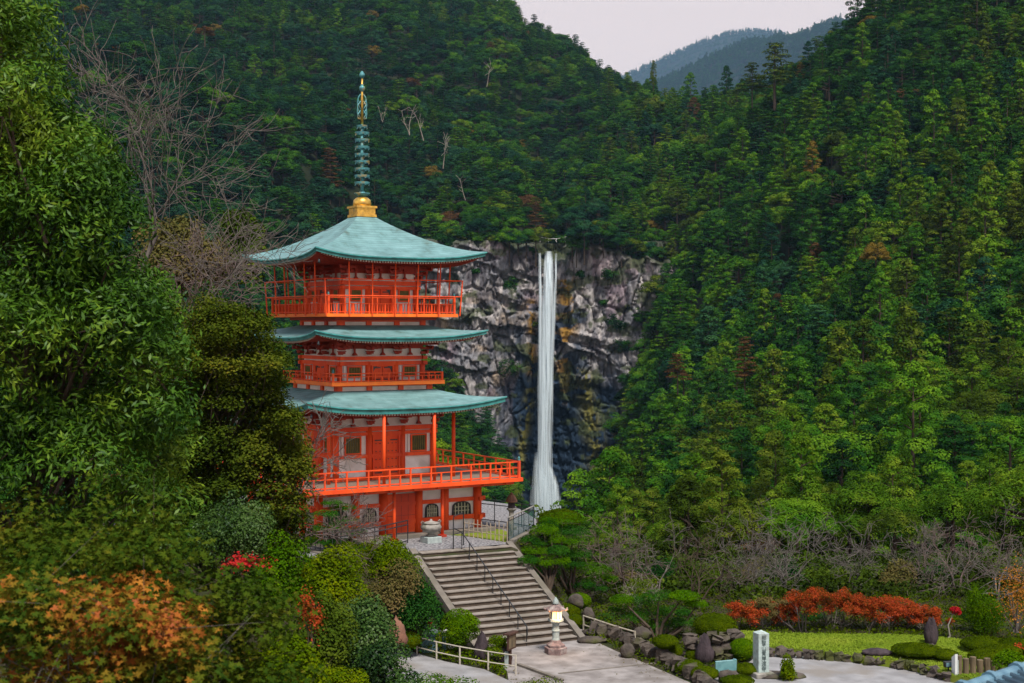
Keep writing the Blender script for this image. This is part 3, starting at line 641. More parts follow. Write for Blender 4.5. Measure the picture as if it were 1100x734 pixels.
scl = SEEDX.uniform(.62, 1.05, nT) * np.where(SEEDX.random(nT) < .12, 1.3, 1) * np.interp(P[:, 1], [100, 200, 600, 1000, 1500], [.60, 1.05, 1.15, 1.25, 1.4])
near = (P[:, 1] < 150) & (px > 540); scl = np.where(near, SEEDX.uniform(.40, .58, nT), scl)
rotz = SEEDX.uniform(0, 6.28, nT); size = scl * 15 * F / P[:, 1]; var = SEEDX.integers(0, 3, nT)
def where(px, py, y):
    if y < 150 and px > 560: a = 'in the belt behind the garden'
    elif px < 320: a = 'on hillside left of spire'
    elif px < 480: a = 'on hillside right of spire' if px > 388 else 'on hillside touching spire'
    elif px < 700 and py < 262: a = 'on crest above waterfall'
    elif px < 575: a = 'left of waterfall foot'
    elif px < 720: a = 'just right of cliff'
    elif px < 860: a = 'on right slope near cliff'
    elif px < 990: a = 'on middle of right slope'
    else: a = 'on slope at right edge'
    b = 'near the skyline' if py < 90 else 'high up' if py < 200 else 'halfway up' if py < 350 else 'low down' if py < 480 else 'lowest'
    return a, b
KN = ['cedar_tree', 'broadleaf_tree', 'pine_tree']; KC = ['cedar', 'broadleaf tree', 'pine']; KS = ['columnar cedar', 'round broadleaf tree', 'layered pine']
KK = ['cedar', 'round', 'layer']
inframe = (px > -12) & (px < 1112) & (py - scl*8*F/P[:, 1] > -10) & (py - scl*15*F/P[:, 1] < 740)
single = np.zeros(nT, bool)
for k in range(3):
    ids = np.where((kindT == k) & inframe & ~(px < 60))[0]; ids = ids[np.argsort(-size[ids])][:298]; single[ids] = True
seen = {}
for i in np.where(single)[0]:
    k = kindT[i]; o = bpy.data.objects.new(KN[k], PROTO[KK[k]][var[i]] if P[i, 1] > 235 else PROTO[KK[k] + 'N'][var[i] % 2]); COL.objects.link(o)
    o.location = (P[i, 0], P[i, 1], tz[i] - .4); s = scl[i]; o.scale = (s*(1+.12*(r2[i]-.5)), s*(1+.12*(r2[i]-.5)), s*(1+.25*(r3[i]-.5))); o.rotation_euler = (0, 0, rotz[i])
    o.material_slots[0].link = 'OBJECT'; o.material_slots[0].material = L[CN[cidx[i]]]
    a, b = where(px[i], py[i], P[i, 1]); sz = 'tall' if s > .78 else 'small'
    lab = '%s %s %s %s, %s' % (sz, CW[cidx[i]], KS[k], a, b); tag(o, lab, KC[k], '%s %s' % (KC[k] + 's', a + ' ' + b))
def stuff_trees(name, k, P3, sc_, rz, cid, vr, meshes):
    """the many smaller trees of a kind as one object instancing the same tree shapes"""
    tmp = bpy.data.collections.new(name + ' shapes'); n = 0; order = []
    for c in range(len(CN)):
        for v in range(3):
            o = bpy.data.objects.new('%s_%02d' % (name, n), meshes[v].copy()); o.data.materials[0] = L[CN[c]]; tmp.objects.link(o); n += 1
    me = bpy.data.meshes.new(name); me.vertices.add(len(P3)); me.vertices.foreach_set('co', np.asarray(P3, np.float32).ravel())
    for nm, ty, arr in (('sc', 'FLOAT', sc_), ('rz', 'FLOAT', rz), ('ix', 'INT', cid*3 + vr)):
        at = me.attributes.new(nm, ty, 'POINT'); at.data.foreach_set('value', np.asarray(arr, np.float32 if ty == 'FLOAT' else np.int32))
    ob = link(name, me, label='far-off mass of smaller %s covering the hillsides behind the pagoda' % KC[k] + 's', cat='forest', kind='stuff')
    ng = bpy.data.node_groups.new(name, 'GeometryNodeTree'); ng.interface.new_socket('Geometry', in_out='INPUT', socket_type='NodeSocketGeometry'); ng.interface.new_socket('Geometry', in_out='OUTPUT', socket_type='NodeSocketGeometry')
    gi = ng.nodes.new('NodeGroupInput'); go = ng.nodes.new('NodeGroupOutput'); ip = ng.nodes.new('GeometryNodeInstanceOnPoints'); ci = ng.nodes.new('GeometryNodeCollectionInfo')
    ci.inputs['Collection'].default_value = tmp; ci.inputs['Separate Children'].default_value = True; ci.inputs['Reset Children'].default_value = True
    ip.inputs['Pick Instance'].default_value = True
    def na(nm, ty):
        a = ng.nodes.new('GeometryNodeInputNamedAttribute'); a.data_type = ty; a.inputs['Name'].default_value = nm; return a
    a1, a2, a3 = na('sc', 'FLOAT'), na('rz', 'FLOAT'), na('ix', 'INT'); cb = ng.nodes.new('ShaderNodeCombineXYZ')
    L_ = ng.links.new; L_(gi.outputs[0], ip.inputs['Points']); L_(ci.outputs[0], ip.inputs['Instance']); L_(a3.outputs[0], ip.inputs['Instance Index'])
    L_(a2.outputs[0], cb.inputs[2]); L_(cb.outputs[0], ip.inputs['Rotation']); L_(a1.outputs[0], ip.inputs['Scale']); L_(ip.outputs[0], go.inputs[0])
    md = ob.modifiers.new('trees', 'NODES'); md.node_group = ng; return ob
for k in range(3):
    m = (kindT == k) & ~single
    # far mountains carry the same trees
    X3 = np.stack([P[m, 0], P[m, 1], tz[m] - .4], -1); s3, rz3, c3, v3_ = scl[m], rotz[m], cidx[m], var[m]
    for H, cnt in ((HA, 12000), (HB, 12000)):
        hx, hy, hz = H; f = (hy.ravel() < hy.mean() + 60) & (hz.ravel() > 150); ids = np.where(f)[0]; sel = SEEDX.choice(ids, cnt if k < 2 else cnt//2)
        px_ = 550 + F*hx.ravel()[sel]/hy.ravel()[sel]; sel = sel[(px_ > 640) & (px_ < 990)]; n = len(sel)
        pts = np.stack([hx.ravel()[sel] + SEEDX.uniform(-8, 8, n), hy.ravel()[sel] + SEEDX.uniform(-50, 50, n), hz.ravel()[sel] - 4], -1)
        X3 = np.concatenate([X3, pts]); s3 = np.concatenate([s3, SEEDX.uniform(1.6, 2.6, n)]); rz3 = np.concatenate([rz3, SEEDX.uniform(0, 6, n)]); c3 = np.concatenate([c3, np.full(n, 0)]); v3_ = np.concatenate([v3_, SEEDX.integers(0, 3, n)])
    stuff_trees(['cedar_forest', 'broadleaf_forest', 'pine_forest'][k], k, X3, s3, rz3, c3, v3_, PROTO[KK[k]])
print('TREES', nT, int(single.sum()), 'rest', int((~single).sum()))
# trees that stand out
def one(kind, v, name, px_, pyb, Y, h, mat, label, cat, wide=1.):
    o = bpy.data.objects.new(name, PROTO[kind][v]); COL.objects.link(o); p = AT(px_, pyb, Y); o.location = p; s = h / {'cedar': 17, 'round': 11.5, 'layer': 15}[kind]
    o.scale = (s*wide, s*wide, s); o.rotation_euler = (0, 0, px_); o.material_slots[0].link = 'OBJECT'; o.material_slots[0].material = L[mat]; tag(o, label, cat); return o
one('layer', 0, 'pine_tree', 832, 112, 600, 27, 'olive', 'tallest dark layered pine standing up against the far blue mountains', 'pine')
one('layer', 1, 'pine_tree', 808, 112, 610, 17, 'olive', 'shorter brownish pine just left of the tallest pine before the blue mountains', 'pine', 1.1)
one('cedar', 1, 'cedar_tree', 702, 96, 640, 12, 'olive', 'lone pointed cedar at the lowest dip of the skyline', 'cedar', .7)
one('layer', 2, 'pine_tree', 950, 48, 620, 24, 'olive', 'tall open pine silhouetted on the right skyline against the sky', 'pine', .9)
one('round', 2, 'broadleaf_tree', 941, 305, 330, 9, 'gold', 'golden brown tree alone on the upper right-hand slope', 'broadleaf tree', .8)
one('layer', 2, 'pine_tree', 800, 425, 280, 10, 'russet', 'brownish layered pine low on the slope right of the cliff', 'pine')
one('layer', 0, 'pine_tree', 728, 420, 330, 9, 'russet', 'reddish brown pine near the right end of the cliff', 'pine')
one('round', 1, 'broadleaf_tree', 88, 22, 620, 7, 'gold', 'small golden tree near the top left corner of the photo', 'broadleaf tree')
one('round', 0, 'broadleaf_tree', 220, 48, 640, 9, 'russet', 'russet brown tree on the far left ridge', 'broadleaf tree')
# pale dead trees
rng = np.random.default_rng(8)
for i, (px_, pyb, h, lab) in enumerate([(440, 142, 13, 'pale dead tree with two forks high on the hillside right of the spire'), (455, 148, 16, 'taller pale dead tree beside the forked one right of the spire'), (476, 178, 15, 'slim pale dead tree standing right of the taller pair'), (500, 212, 11, 'crooked pale dead tree low on the hillside above the cliff'), (411, 128, 8, 'short pale dead stub just right of the spire'), (523, 90, 12, 'straight bare trunk high on the far left ridge'), (1054, 495, 9, 'thin bare white trunk low on the slope at the right edge')]):
    Y = 440 if px_ < 1000 else 200; s = []; tp_ = []; h *= .62 if px_ < 1000 else .8
    for q in range(1 if i % 2 else 2): grow(rng, (0, 0, -1), (rng.normal()*.12, 0, 1), h, .20*h/12, 1, s, tp_, spread=.9, up=.1, kids=(7, 10), shrink=.30, nseg=5, wob=.07, rmin=.05)
    V, Q = segs_mesh(s, 4); p = AT(px_, pyb, Y); link('dead_tree', mesh_np('dead_tree', V, Q, mats=[M['whitebark']]), None, tuple(p), label=lab, cat='dead tree')
for i, px_ in enumerate(list(range(478, 578, 9)) + list(range(614, 716, 7))):
    px_ += rng.uniform(-3, 3); x_, _, _ = AT(px_, 262, CY + 6); pyb = float(np.interp(px_, cx_*F/CY + 550, top[0])) + rng.uniform(0, 7)
    o = one('round', i % 3, 'broadleaf_tree', px_, pyb + 12, CY + rng.uniform(-5, 4), rng.uniform(9, 16), ['deep', 'olive', 'deep', 'bright', 'blue'][i % 5], '%s small tree leaning over the cliff edge %s of the waterfall' % (['dark green', 'olive green', 'dark green', 'bright green', 'bluish green'][i % 5], 'left' if px_ < 590 else 'right'), 'broadleaf tree')
    o['group'] = 'small trees along the cliff edge'
# shrubs clinging to the cliff
for px_, py_, r_, lab in [(545, 306, 3.6, 'round dark shrub clinging to the left cliff face'), (622, 294, 2.6, 'small shrub on the cliff right of the falls top'), (652, 296, 3.4, 'dark shrub on a ledge of the right cliff'), (648, 326, 2.2, 'little shrub below the ledge on the right cliff'), (662, 345, 3.6, 'dark shrub low on the right cliff'), (667, 372, 3.6, 'shrub at the lower right edge of the cliff'), (512, 293, 1.8, 'tiny shrub near the left end of the cliff'), (576, 348, 1.6, 'yellowish tuft on the rock left of the falling water'), (549, 398, 5.0, 'bushy dark tree growing at the foot of the left cliff'), (572, 268, 2.2, 'tuft of green at the left lip of the falls'), (616, 272, 2.2, 'tuft of green at the right lip of the falls')]:
    x, _, z = AT(px_, py_, CY); Yb = cliffY(x, z); B = [(rng.normal()*r_*.5, -.3*r_ + rng.normal()*r_*.3, rng.normal()*r_*.3, r_*.5, r_*.45, r_*.4) for _ in range(9)]
    V, Q = foliage(B, 900, rng, .6, .42); link('shrub', mesh_np('shrub', V, Q, mats=[L['olive'] if 'yellow' in lab else L['deep']]), None, (x, Yb, z), label=lab, cat='shrub')

# ------------------------------------------------------------------ haze
mh = bpy.data.materials.new('haze'); mh.use_nodes = True; nh = mh.node_tree; nh.nodes.clear()
oo = N(nh, 'ShaderNodeOutputMaterial'); pv = N(nh, 'ShaderNodeVolumePrincipled'); pv.inputs['Density'].default_value = .000042; pv.inputs['Color'].default_value = (.36, .62, .95, 1)
pv.inputs['Anisotropy'].default_value = 0.0
nh.links.new(pv.outputs[0], oo.inputs['Volume'])
MB().box((0, 7900, 1230), (22000, 16400, 2736)).build('haze', mh, kind='stuff', label='thin blue evening haze in the valley air', cat='haze')
# ------------------------------------------------------------------ pagoda (local frame: x along the front, front at -y)
TH = math.radians(32)
PG = empty('pagoda', (-7.16, 66.7, 0), TH, label='tall vermilion three storey pagoda with pale verdigris roofs and bronze spire', cat='pagoda')
def rot4(f):
    for k in range(4): f(k, Matrix.Rotation(k * math.pi/2, 3, 'Z'))
def R4(k, x, y):
    c, s = [(1, 0), (0, 1), (-1, 0), (0, -1)][k]; return (x*c - y*s, x*s + y*c)
def roof(name, a, z1, E, z0, lift, pw, th=.17, swell=.10):
    """curved hip roof: flat half width a at height z1, eave half width E at z0, corners lifted"""
    NU, NV = 33, 15; V = []; Q = []; S = []
    def pt(u, v, out=0, dz=0):
        c = E * (1 + swell*.25*abs(u)**6) + out; half = a + (c - a) * v
        z = z0 + (z1 - z0) * (1 - v)**pw + lift * abs(u)**3.2 * v**1.6 + dz
        return half*u, -half, z
    for k in range(4):
        b = len(V)
        for j in range(NV):
            for i in range(NU):
                x, y, z = pt(-1 + 2*i/(NU-1), j/(NV-1)); X_, Y_ = R4(k, x, y); V.append((X_, Y_, z))
                S.append(((1 - j/(NV-1)) * (E - a) / .19, x / .8, 0))
        Q += [(b+j*NU+i, b+(j+1)*NU+i, b+(j+1)*NU+i+1, b+j*NU+i+1) for j in range(NV-1) for i in range(NU-1)]
    me = mesh_np('roof', V, Q, mats=[M['copper']], smooth=True)
    at = me.attributes.new('seam', 'FLOAT_VECTOR', 'POINT'); at.data.foreach_set('vector', np.array(S, np.float32).ravel())
    ro = link(name, me, PG)
    # eave edge in two stepped bands, the pale fascia board and the dark underside
    def band(o0, d0, o1, d1, nm, mat):
        V = []; Q = []
        for k in range(4):
            b = len(V)
            for i in range(NU):
                u = -1 + 2*i/(NU-1)
                for o, d in ((o0, d0), (o1, d1)):
                    x, y, z = pt(u, 1, o, d); V.append((*R4(k, x, y), z))
            Q += [(b+2*i, b+2*i+1, b+2*i+3, b+2*i+2) for i in range(NU-1)]
        return V, Q
    def bands(lst, nm, mat, par):
        Vs = []; Qs = []
        for l in lst:
            V, Q = band(*l, nm, mat); Qs += [tuple(i + len(Vs) for i in q) for q in Q]; Vs += V
        return link(nm, mesh_np(nm, Vs, Qs, mats=[mat], smooth=False), par)
    bands([(0, 0, .02, -.05), (.02, -.05, -.03, -.10), (-.03, -.10, -.05, -.10), (-.05, -.10, -.05, -th), (-.05, -th, -.16, -th)], 'eave_edge', M['coppere'], ro)
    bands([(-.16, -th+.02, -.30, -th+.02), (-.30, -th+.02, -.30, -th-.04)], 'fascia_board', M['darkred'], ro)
    return pt, ro
def soffit(pt, par, inner, zi, th):
    NU = 25; V = []; Q = []
    for k in range(4):
        b = len(V)
        for i in range(NU):
            u = -1 + 2*i/(NU-1); x, y, z = pt(u, 1, -.28, -th + .01); V.append((*R4(k, x, y), z)); V.append((*R4(k, inner*u, -inner), zi))
        Q += [(b+2*i, b+2*i+1, b+2*i+3, b+2*i+2) for i in range(NU-1)]
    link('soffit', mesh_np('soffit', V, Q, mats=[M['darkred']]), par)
    A = MB(); W = MB()
    for k in range(4):
        x, y, _ = pt(1, 1, -.3); n = int(2*x/.135)
        for i in range(n):
            xx = -x + 2*x*(i+.5)/n; u = xx/x; _, y2, z2 = pt(u, 1, -.15, -th - .04)
            q1 = R4(k, xx, y2); xi = max(-inner, min(inner, xx)); yi = min(-inner, -abs(xx)) if abs(xx) > inner else -inner
            f = (abs(y2) - abs(yi)) / max(.01, abs(y2) - inner); q2 = R4(k, xx, yi); zz = z2 + (zi - .06 - z2) * min(1, f)
            A.bar((*q1, z2), (*q2, zz), .055, .07)
            q3 = R4(k, xx, y2 - .012); W.bar((*q3, z2), (*q1, z2), .075, .085)
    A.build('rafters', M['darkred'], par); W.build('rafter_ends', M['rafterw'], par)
# --- body walls
def wall_ring(s, z0, z1, mat, name='wall', t=.1):
    b = MB()
    for k in range(4):
        x, y = R4(k, 0, -s + t/2); b.box((x, y, (z0+z1)/2), (2*s - .002 if k % 2 == 0 else t, t if k % 2 == 0 else 2*s - 2*t - .002, z1 - z0))
    return b.build(name, mat, PG)
def beam_ring(s, z, h, w, mat=None, name='beam', ext=0.):
    for k in range(4):
        b = MB(); p = R4(k, -s - ext, -s); q = R4(k, s + ext, -s); zz = z + (.004 if k % 2 else 0)
        b.bar((*p, zz), (*q, zz), w, h); b.build(name, mat or M['red'], PG)
def columns(s, xs, r, z0, z1, mat=None):
    for k in range(4):
        for x in xs[:-1]:
            p = R4(k, x, -s); MB().tube([(*p, z0), (*p, z1)], r, 14).build('column', mat or M['red'], PG, smooth=True)
def brackets(s, xs, z0, z1, out):
    """stepped bracket sets over every column, flaring outward under the eave"""
    for k in range(4):
        for x in xs[:-1]:
            b = MB(); n = 3; corner = abs(abs(x) - s) < .01
            for j in range(n):
                t = j / (n - 1); z = z0 + (z1 - z0) * (j + .5) / n; o = out * (j + 1) / n; wd = .34 + .26*j
                dz = (z1 - z0) / n
                p0 = R4(k, x, -s + .1); p1 = R4(k, x, -s - o); b.bar((*p0, z), (*p1, z), .10, dz*.55)
                q0 = R4(k, x - wd/2, -s - o*.72); q1 = R4(k, x + wd/2, -s - o*.72); b.bar((*q0, z + dz*.12), (*q1, z + dz*.12), .09, dz*.42)
                if corner:
                    p1 = R4(k, x - o if x < 0 else x + o, -s - o); b.bar((*R4(k, x, -s), z+.003), (*p1, z+.003), .13, dz*.6)
                    p2 = R4(k, x - o, -s + .2); b.bar((*R4(k, x, -s+.2), z-.003), (*p2, z-.003), .1, dz*.5)
                for e in (-1, 0, 1):
                    c = R4(k, x + e*wd*.45, -s - o*.72); b.box((*c, z + dz*.42), (.11, .11, dz*.24))
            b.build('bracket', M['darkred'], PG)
    for k in range(4):      # boarding behind the upper brackets, then struts between the columns
        p = R4(k, -s, -s - .012); q = R4(k, s - .03, -s - .012); zc = z0 + (z1 - z0)*.80; MB().bar((*p, zc), (*q, zc), .05, (z1 - z0)*.62).build('bracket_board', M['darkred'], PG)
    for k in range(4):
        for x0, x1 in zip(xs[:-1], xs[1:]):
            x = (x0 + x1)/2; p = R4(k, x, -s - .06); MB().lathe([(.15, 0), (.12, .06), (.05, .14), (.05, (z1-z0)*.6), (.12, (z1-z0)*.68), (.12, (z1-z0)*.82)], (*p, z0 + .01), 4, ph=math.pi/4).build('strut', M['darkred'], PG)
def railing(s, zb, zt, step, name='railing', thick=.05, nobal=False):
    for k in range(4):
        par = MB(); h = zt - zb
        for f, w in ((1, thick*1.1), (.62, thick*.8), (.10, thick)):
            p = R4(k, -s, -s); q = R4(k, s, -s); zz = zb + h*f + (.003 if k % 2 else 0); par.bar((*p, zz), (*q, zz), w, w)
        ro = par.build(name, M['red'], PG); n = max(2, int(round(2*s/step)))
        for i in range(n):
            x = -s + 2*s*(i)/n; c = R4(k, x, -s)
            if i == 0:
                b = MB(); b.box((*c, zb + h*.54), (thick*2.4, thick*2.4, h*1.08)); b.build('corner_post', M['red'], ro)
                MB().lathe([(thick*1.2, 0), (thick*1.4, .03), (thick*.7, .05), (thick*1.3, .09), (thick*1.0, .14), (.005, .20)], (*c, zb + h*1.08 + .001), 10).build('finial', M['bronze'], ro, smooth=True)
            else:
                top = h*.98 if i % 2 == 0 else h*.62
                MB().box((*c, zb + top/2), (thick*1.35, thick*1.35, top)).build('railing_post', M['red'], ro)
def panel(k, x0, x1, z0, z1, s, mat, name, par=None, out=.02, t=.04):
    x, y = R4(k, (x0+x1)/2, -s - out); d = (x1-x0, t) if k % 2 == 0 else (t, x1-x0)
    return MB().box((x, y, (z0+z1)/2), (*d, z1-z0)).build(name, mat, par or PG)
def slat_window(k, x0, x1, z0, z1, s, par=None):
    f = MB(); w = .06; o = .09
    for (a, b, c, d) in ((x0, x1, z1-w, z1), (x0, x1, z0, z0+w), (x0, x0+w, z0+w, z1-w), (x1-w, x1, z0+w, z1-w)):
        x, y = R4(k, (a+b)/2, -s - o/2); dd = (b-a, o) if k % 2 == 0 else (o, b-a); f.box((x, y, (c+d)/2), (*dd, d-c))
    wn = f.build('window', M['red'], PG); panel(k, x0+w, x1-w, z0+w, z1-w, s, M['glassdark'], 'pane', wn, .012, .02)
    sl = MB(); n = 7
    for i in range(n):
        xx = x0 + w + (x1-x0-2*w)*(i+.5)/n; x, y = R4(k, xx, -s - .05); sl.box((x, y, (z0+z1)/2), (.045, .045, z1-z0-2*w))
    sl.build('slats', M['windowslat'], wn)
def double_door(k, x0, x1, z0, z1, s, studs=3, arched=False):
    fr = MB(); w = .09
    for (a, b, c, d) in ((x0-w, x1+w, z1, z1+w), (x0-w, x0, z0, z1), (x1, x1+w, z0, z1)):
        x, y = R4(k, (a+b)/2, -s - .06); dd = (b-a, .12) if k % 2 == 0 else (.12, b-a); fr.box((x, y, (c+d)/2), (*dd, d-c))
    do = fr.build('door', M['red'], PG)
    for a, b in ((x0, (x0+x1)/2 - .012), ((x0+x1)/2 + .012, x1)):
        lf = panel(k, a, b, z0, z1, s, M['red'], 'door_leaf', do, .03, .05); st = MB(); n = max(3, int((b-a)/.16))
        for r in range(studs):
            zz = z0 + (z1-z0)*(.22 + .6*r/max(1, studs-1))
            for i in range(n):
                x, y = R4(k, a + (b-a)*(i+.5)/n, -s - .065); st.box((x, y, zz), (.045, .045, .035))
        st.build('studs', M['black'], do)
        e = a + .02 if a == x0 else b - .42; h = MB()
        for zz in (z0 + (z1-z0)*.90, z0 + (z1-z0)*.08):
            x, y = R4(k, e + .2, -s - .068); dd = (.36, .03) if k % 2 == 0 else (.03, .36); h.box((x, y, zz), (*dd, .05))
        h.build('hinge', M['black'], do)
    if arched:
        for sgn in (-1, 1):      # dark corner pieces that round off the door head
            xc = x0 if sgn < 0 else x1; b = MB(); vs = []
            for (dx, dz) in ((0, 0), (.26, 0), (.12, -.09), (.05, -.2), (0, -.32)):
                vs.append((*R4(k, xc - sgn*dx, -s - .062), z1 + dz))
            b.add(vs, [(0, 1, 2, 3, 4) if sgn < 0 else (4, 3, 2, 1, 0)])
            v2 = [(*R4(k, xc - sgn*dx, -s - .072), z1 + dz) for (dx, dz) in ((0, 0), (.26, 0), (.12, -.09), (.05, -.2), (0, -.32))]; b.add(v2, [(4, 3, 2, 1, 0) if sgn < 0 else (0, 1, 2, 3, 4)])
            b.build('door_corner', M['black'], do)
def arch_window(k, x0, x1, z0, z1, s):
    """bell shaped window: black frame, pale lattice on dark glass"""
    n = 14; xc = (x0+x1)/2; hw = (x1-x0)/2; out_ = []; inn = []
    for i in range(n+1):
        t = math.pi * i / n; c = math.cos(t); q = abs(math.sin(t))**.75
        out_.append((xc + hw*c, z0 + (z1-z0)*(.52 + .48*q))); inn.append((xc + (hw-.06)*c, z0 + (z1-z0)*(.50 + .45*q) - .01))
    out_ = [(xc + hw*1.04, z0)] + out_ + [(xc - hw*1.04, z0)]; inn = [(xc + (hw-.06)*1.04, z0)] + inn + [(xc - (hw-.06)*1.04, z0)]
    b = MB(); V = []; Fc = []
    for dy in (.0, .07):
        for lst in (out_, inn):
            for x, z in lst: V.append((*R4(k, x, -s - dy), z))
    m = len(out_)
    for i in range(m-1):
        Fc += [(2*m+i, 2*m+i+1, 3*m+i+1, 3*m+i), (i, m+i, m+i+1, i+1), (i, i+1, 2*m+i+1, 2*m+i), (m+i, 3*m+i, 3*m+i+1, m+i+1)]
    b.add(V, Fc); wn = b.build('arched_window', M['black'], PG)
    g_ = MB(); g_.add([(*R4(k, x, -s - .012), z) for x, z in inn], [tuple(range(m))]); g_.build('pane', M['glassdark'], wn)
    lt = MB()
    for i in range(5):
        xx = x0 + .06 + (x1-x0-.12)*(i+.5)/5; u = (xx-xc)/(hw-.06); zt = z0 + (z1-z0)*(.50 + .45*(1-u*u)**.375) - .03; x, y = R4(k, xx, -s - .035); lt.box((x, y, (z0+zt)/2), (.045, .045, zt-z0))
    for zz in (.3, .58):
        x, y = R4(k, xc, -s - .03); dd = (x1-x0-.13, .03) if k % 2 == 0 else (.03, x1-x0-.13); lt.box((x, y, z0 + (z1-z0)*zz), (*dd, .035))
    lt.build('lattice', M['paleslat'], wn)

# ground floor -------------------------------------------------------
MB().box((0, 0, .07), (9.3, 9.3, .22)).build('stone_base', M['concrete'], PG)
xs1 = [-4.05, -2.27, -.9, .9, 2.27, 4.05]
wall_ring(3.97, .18, 2.28, M['plaster']); columns(4.0, xs1, .2, .18, 2.26)
for z, h in ((1.53, .17), (.71, .20), (2.2, .16)): beam_ring(4.0, z, h, .16, ext=.42)
for k in range(4):
    panel(k, -.7, .7, .22, 1.98, 3.97, M['red'], 'large_door', None, .05, .06)
    ln = MB()
    for i in range(1, 4):
        x, y = R4(k, -.7 + 1.4*i/4, -3.97 - .083); dd = (.02, .012) if k % 2 == 0 else (.012, .02); ln.box((x, y, 1.1), (*dd, 1.7))
    for zz in (.62, 1.0): x, y = R4(k, 0, -3.97 - .085); dd = (1.4, .012) if k % 2 == 0 else (.012, 1.4); ln.box((x, y, zz), (*dd, .02))
    ln.build('door_joints', M['darkred'], PG)
    for a, b in ((-2.0, -1.17), (1.17, 2.0), (-3.72, -2.6), (2.6, 3.72)): arch_window(k, a + .08, b - .08, .82, 1.44, 3.99)
for x in (-.8, 1.65):
    MB().tube([(x, -4.9, 0), (x, -4.9, 2.3)], .075, 12).build('pole', M['red'], PG, smooth=True)
    MB().tube([(x, -4.9, 2.24), (x, -4.9, 2.30)], .09, 12).build('pole_cap', M['paper'], PG, smooth=True)
    MB().box((x, -4.9, .06), (.3, .3, .12)).build('pole_foot', M['darkred'], PG)
# big deck
S0 = 5.57
MB().box((0, 0, 2.485), (2*S0 - .3, 2*S0 - .3, .05)).build('deck_floor', M['deckwood'], PG)
for k in range(4):
    p = R4(k, -S0, -S0 + .06); q = R4(k, S0 - .13, -S0 + .06); MB().bar((*p, 2.45 + .003*k), (*q, 2.45 + .003*k), .13, .17).build('deck_edge', M['red'], PG)
    p = R4(k, -S0 + .35, -S0 + .35); q = R4(k, S0 - .45, -S0 + .35); MB().bar((*p, 2.30), (*q, 2.30 + .002), .14, .16).build('deck_beam', M['red'], PG)
for k in range(4):
    for i in range(9):
        x = -4.8 + 9.6*i/8; a = R4(k, x, -3.9); b_ = R4(k, x, -S0 + .16); MB().bar((*a, 2.325), (*b_, 2.325), .12, .13).build('joist', M['red'], PG)
railing(S0 - .14, 2.54, 3.27, .52)
# first storey above the deck
xs2 = [-2.52, -.86, .86, 2.52]
wall_ring(2.46, 2.51, 5.5, M['plaster']); columns(2.48, xs2, .15, 2.51, 4.95)
for z, h in ((4.86, .20), (4.64, .15), (3.62, .16), (2.6, .16)): beam_ring(2.50, z, h, .17, ext=.18)
for k in range(4):
    double_door(k, -.62, .62, 2.68, 4.5, 2.47, 4)
    for sg in (-1, 1):
        slat_window(k, sg*1.7 - .42, sg*1.7 + .42, 3.72, 4.53, 2.48)
        for e in (-1, 1): panel(k, sg*1.7 + e*.50 - .05, sg*1.7 + e*.50 + .05, 3.70, 4.56, 2.475, M['paper'], 'white_jamb')
brackets(2.5, xs2, 5.0, 5.72, .75)
for k, lst in ((0, (-1.2, 1.35)), ):
    for x in lst: MB().tube([(x, -4.7, 2.51), (x, -4.7, 5.75)], .075, 12).build('eave_post', M['red'], PG, smooth=True)
for x, y in ((3.2, -3.2), (-3.2, -3.2), (3.2, 3.2), (-3.2, 3.2)): MB().tube([(x, y, 2.51), (x, y, 5.75)], .085, 12).build('eave_post', M['red'], PG, smooth=True)
pt, r_ = roof('roof', 2.55, 6.62, 4.90, 5.92, .40, 1.35, .26); soffit(pt, r_, 2.5, 5.85, .26)
# second storey
def plinth(s, z0, z1, n):
    wall_ring(s - .03, z0, z1, M['plaster'], 'plinth'); beam_ring(s, z0 + .05, .10, .1); beam_ring(s, z1 - .04, .07, .1)
    for k in range(4):
        for i in range(n+1):
            c = R4(k, -s + 2*s*i/n + (.1 if i == 0 else -.1 if i == n else 0), -s); MB().box((*c, (z0+z1)/2), (.26, .13, z1-z0-.005) if k % 2 == 0 else (.13, .26, z1-z0-.005)).build('plinth_block', M['red'], PG)
plinth(2.42, 6.50, 6.88, 3)
def balcony(s, z0, z1):
    MB().box((0, 0, (z0+z1)/2), (2*s - .2, 2*s - .2, z1-z0-.02)).build('balcony_floor', M['deckwood'], PG)
    for k in range(4):
        p = R4(k, -s, -s + .05); q = R4(k, s - .1, -s + .05); MB().bar((*p, (z0+z1)/2), (*q, (z0+z1)/2 + .001), .1, z1-z0).build('balcony_edge', M['orange'], PG)
balcony(2.9, 6.87, 7.04); railing(2.80, 7.04, 7.42, .36, thick=.04)
xs3 = [-2.15, -.72, .72, 2.15]
wall_ring(2.08, 7.04, 8.9, M['plaster']); columns(2.10, xs3, .13, 7.04, 7.95)
for z, h in ((8.10, .16), (7.86, .18)): beam_ring(2.14, z, h, .16, ext=.2)
for k in range(4):
    double_door(k, -.5, .5, 7.06, 7.72, 2.09, 0, True)
    for sg in (-1, 1): slat_window(k, sg*1.43 - .36, sg*1.43 + .36, 7.22, 7.74, 2.10); panel(k, sg*1.43 - .52, sg*1.43 - .44, 7.06, 7.75, 2.09, M['paper'], 'white_jamb'); panel(k, sg*1.43 + .44, sg*1.43 + .52, 7.06, 7.75, 2.09, M['paper'], 'white_jamb')
brackets(2.12, xs3, 8.22, 8.86, .80)
pt, r_ = roof('roof', 2.3, 9.62, 4.28, 9.08, .34, 1.35, .20); soffit(pt, r_, 2.1, 9.0, .20)
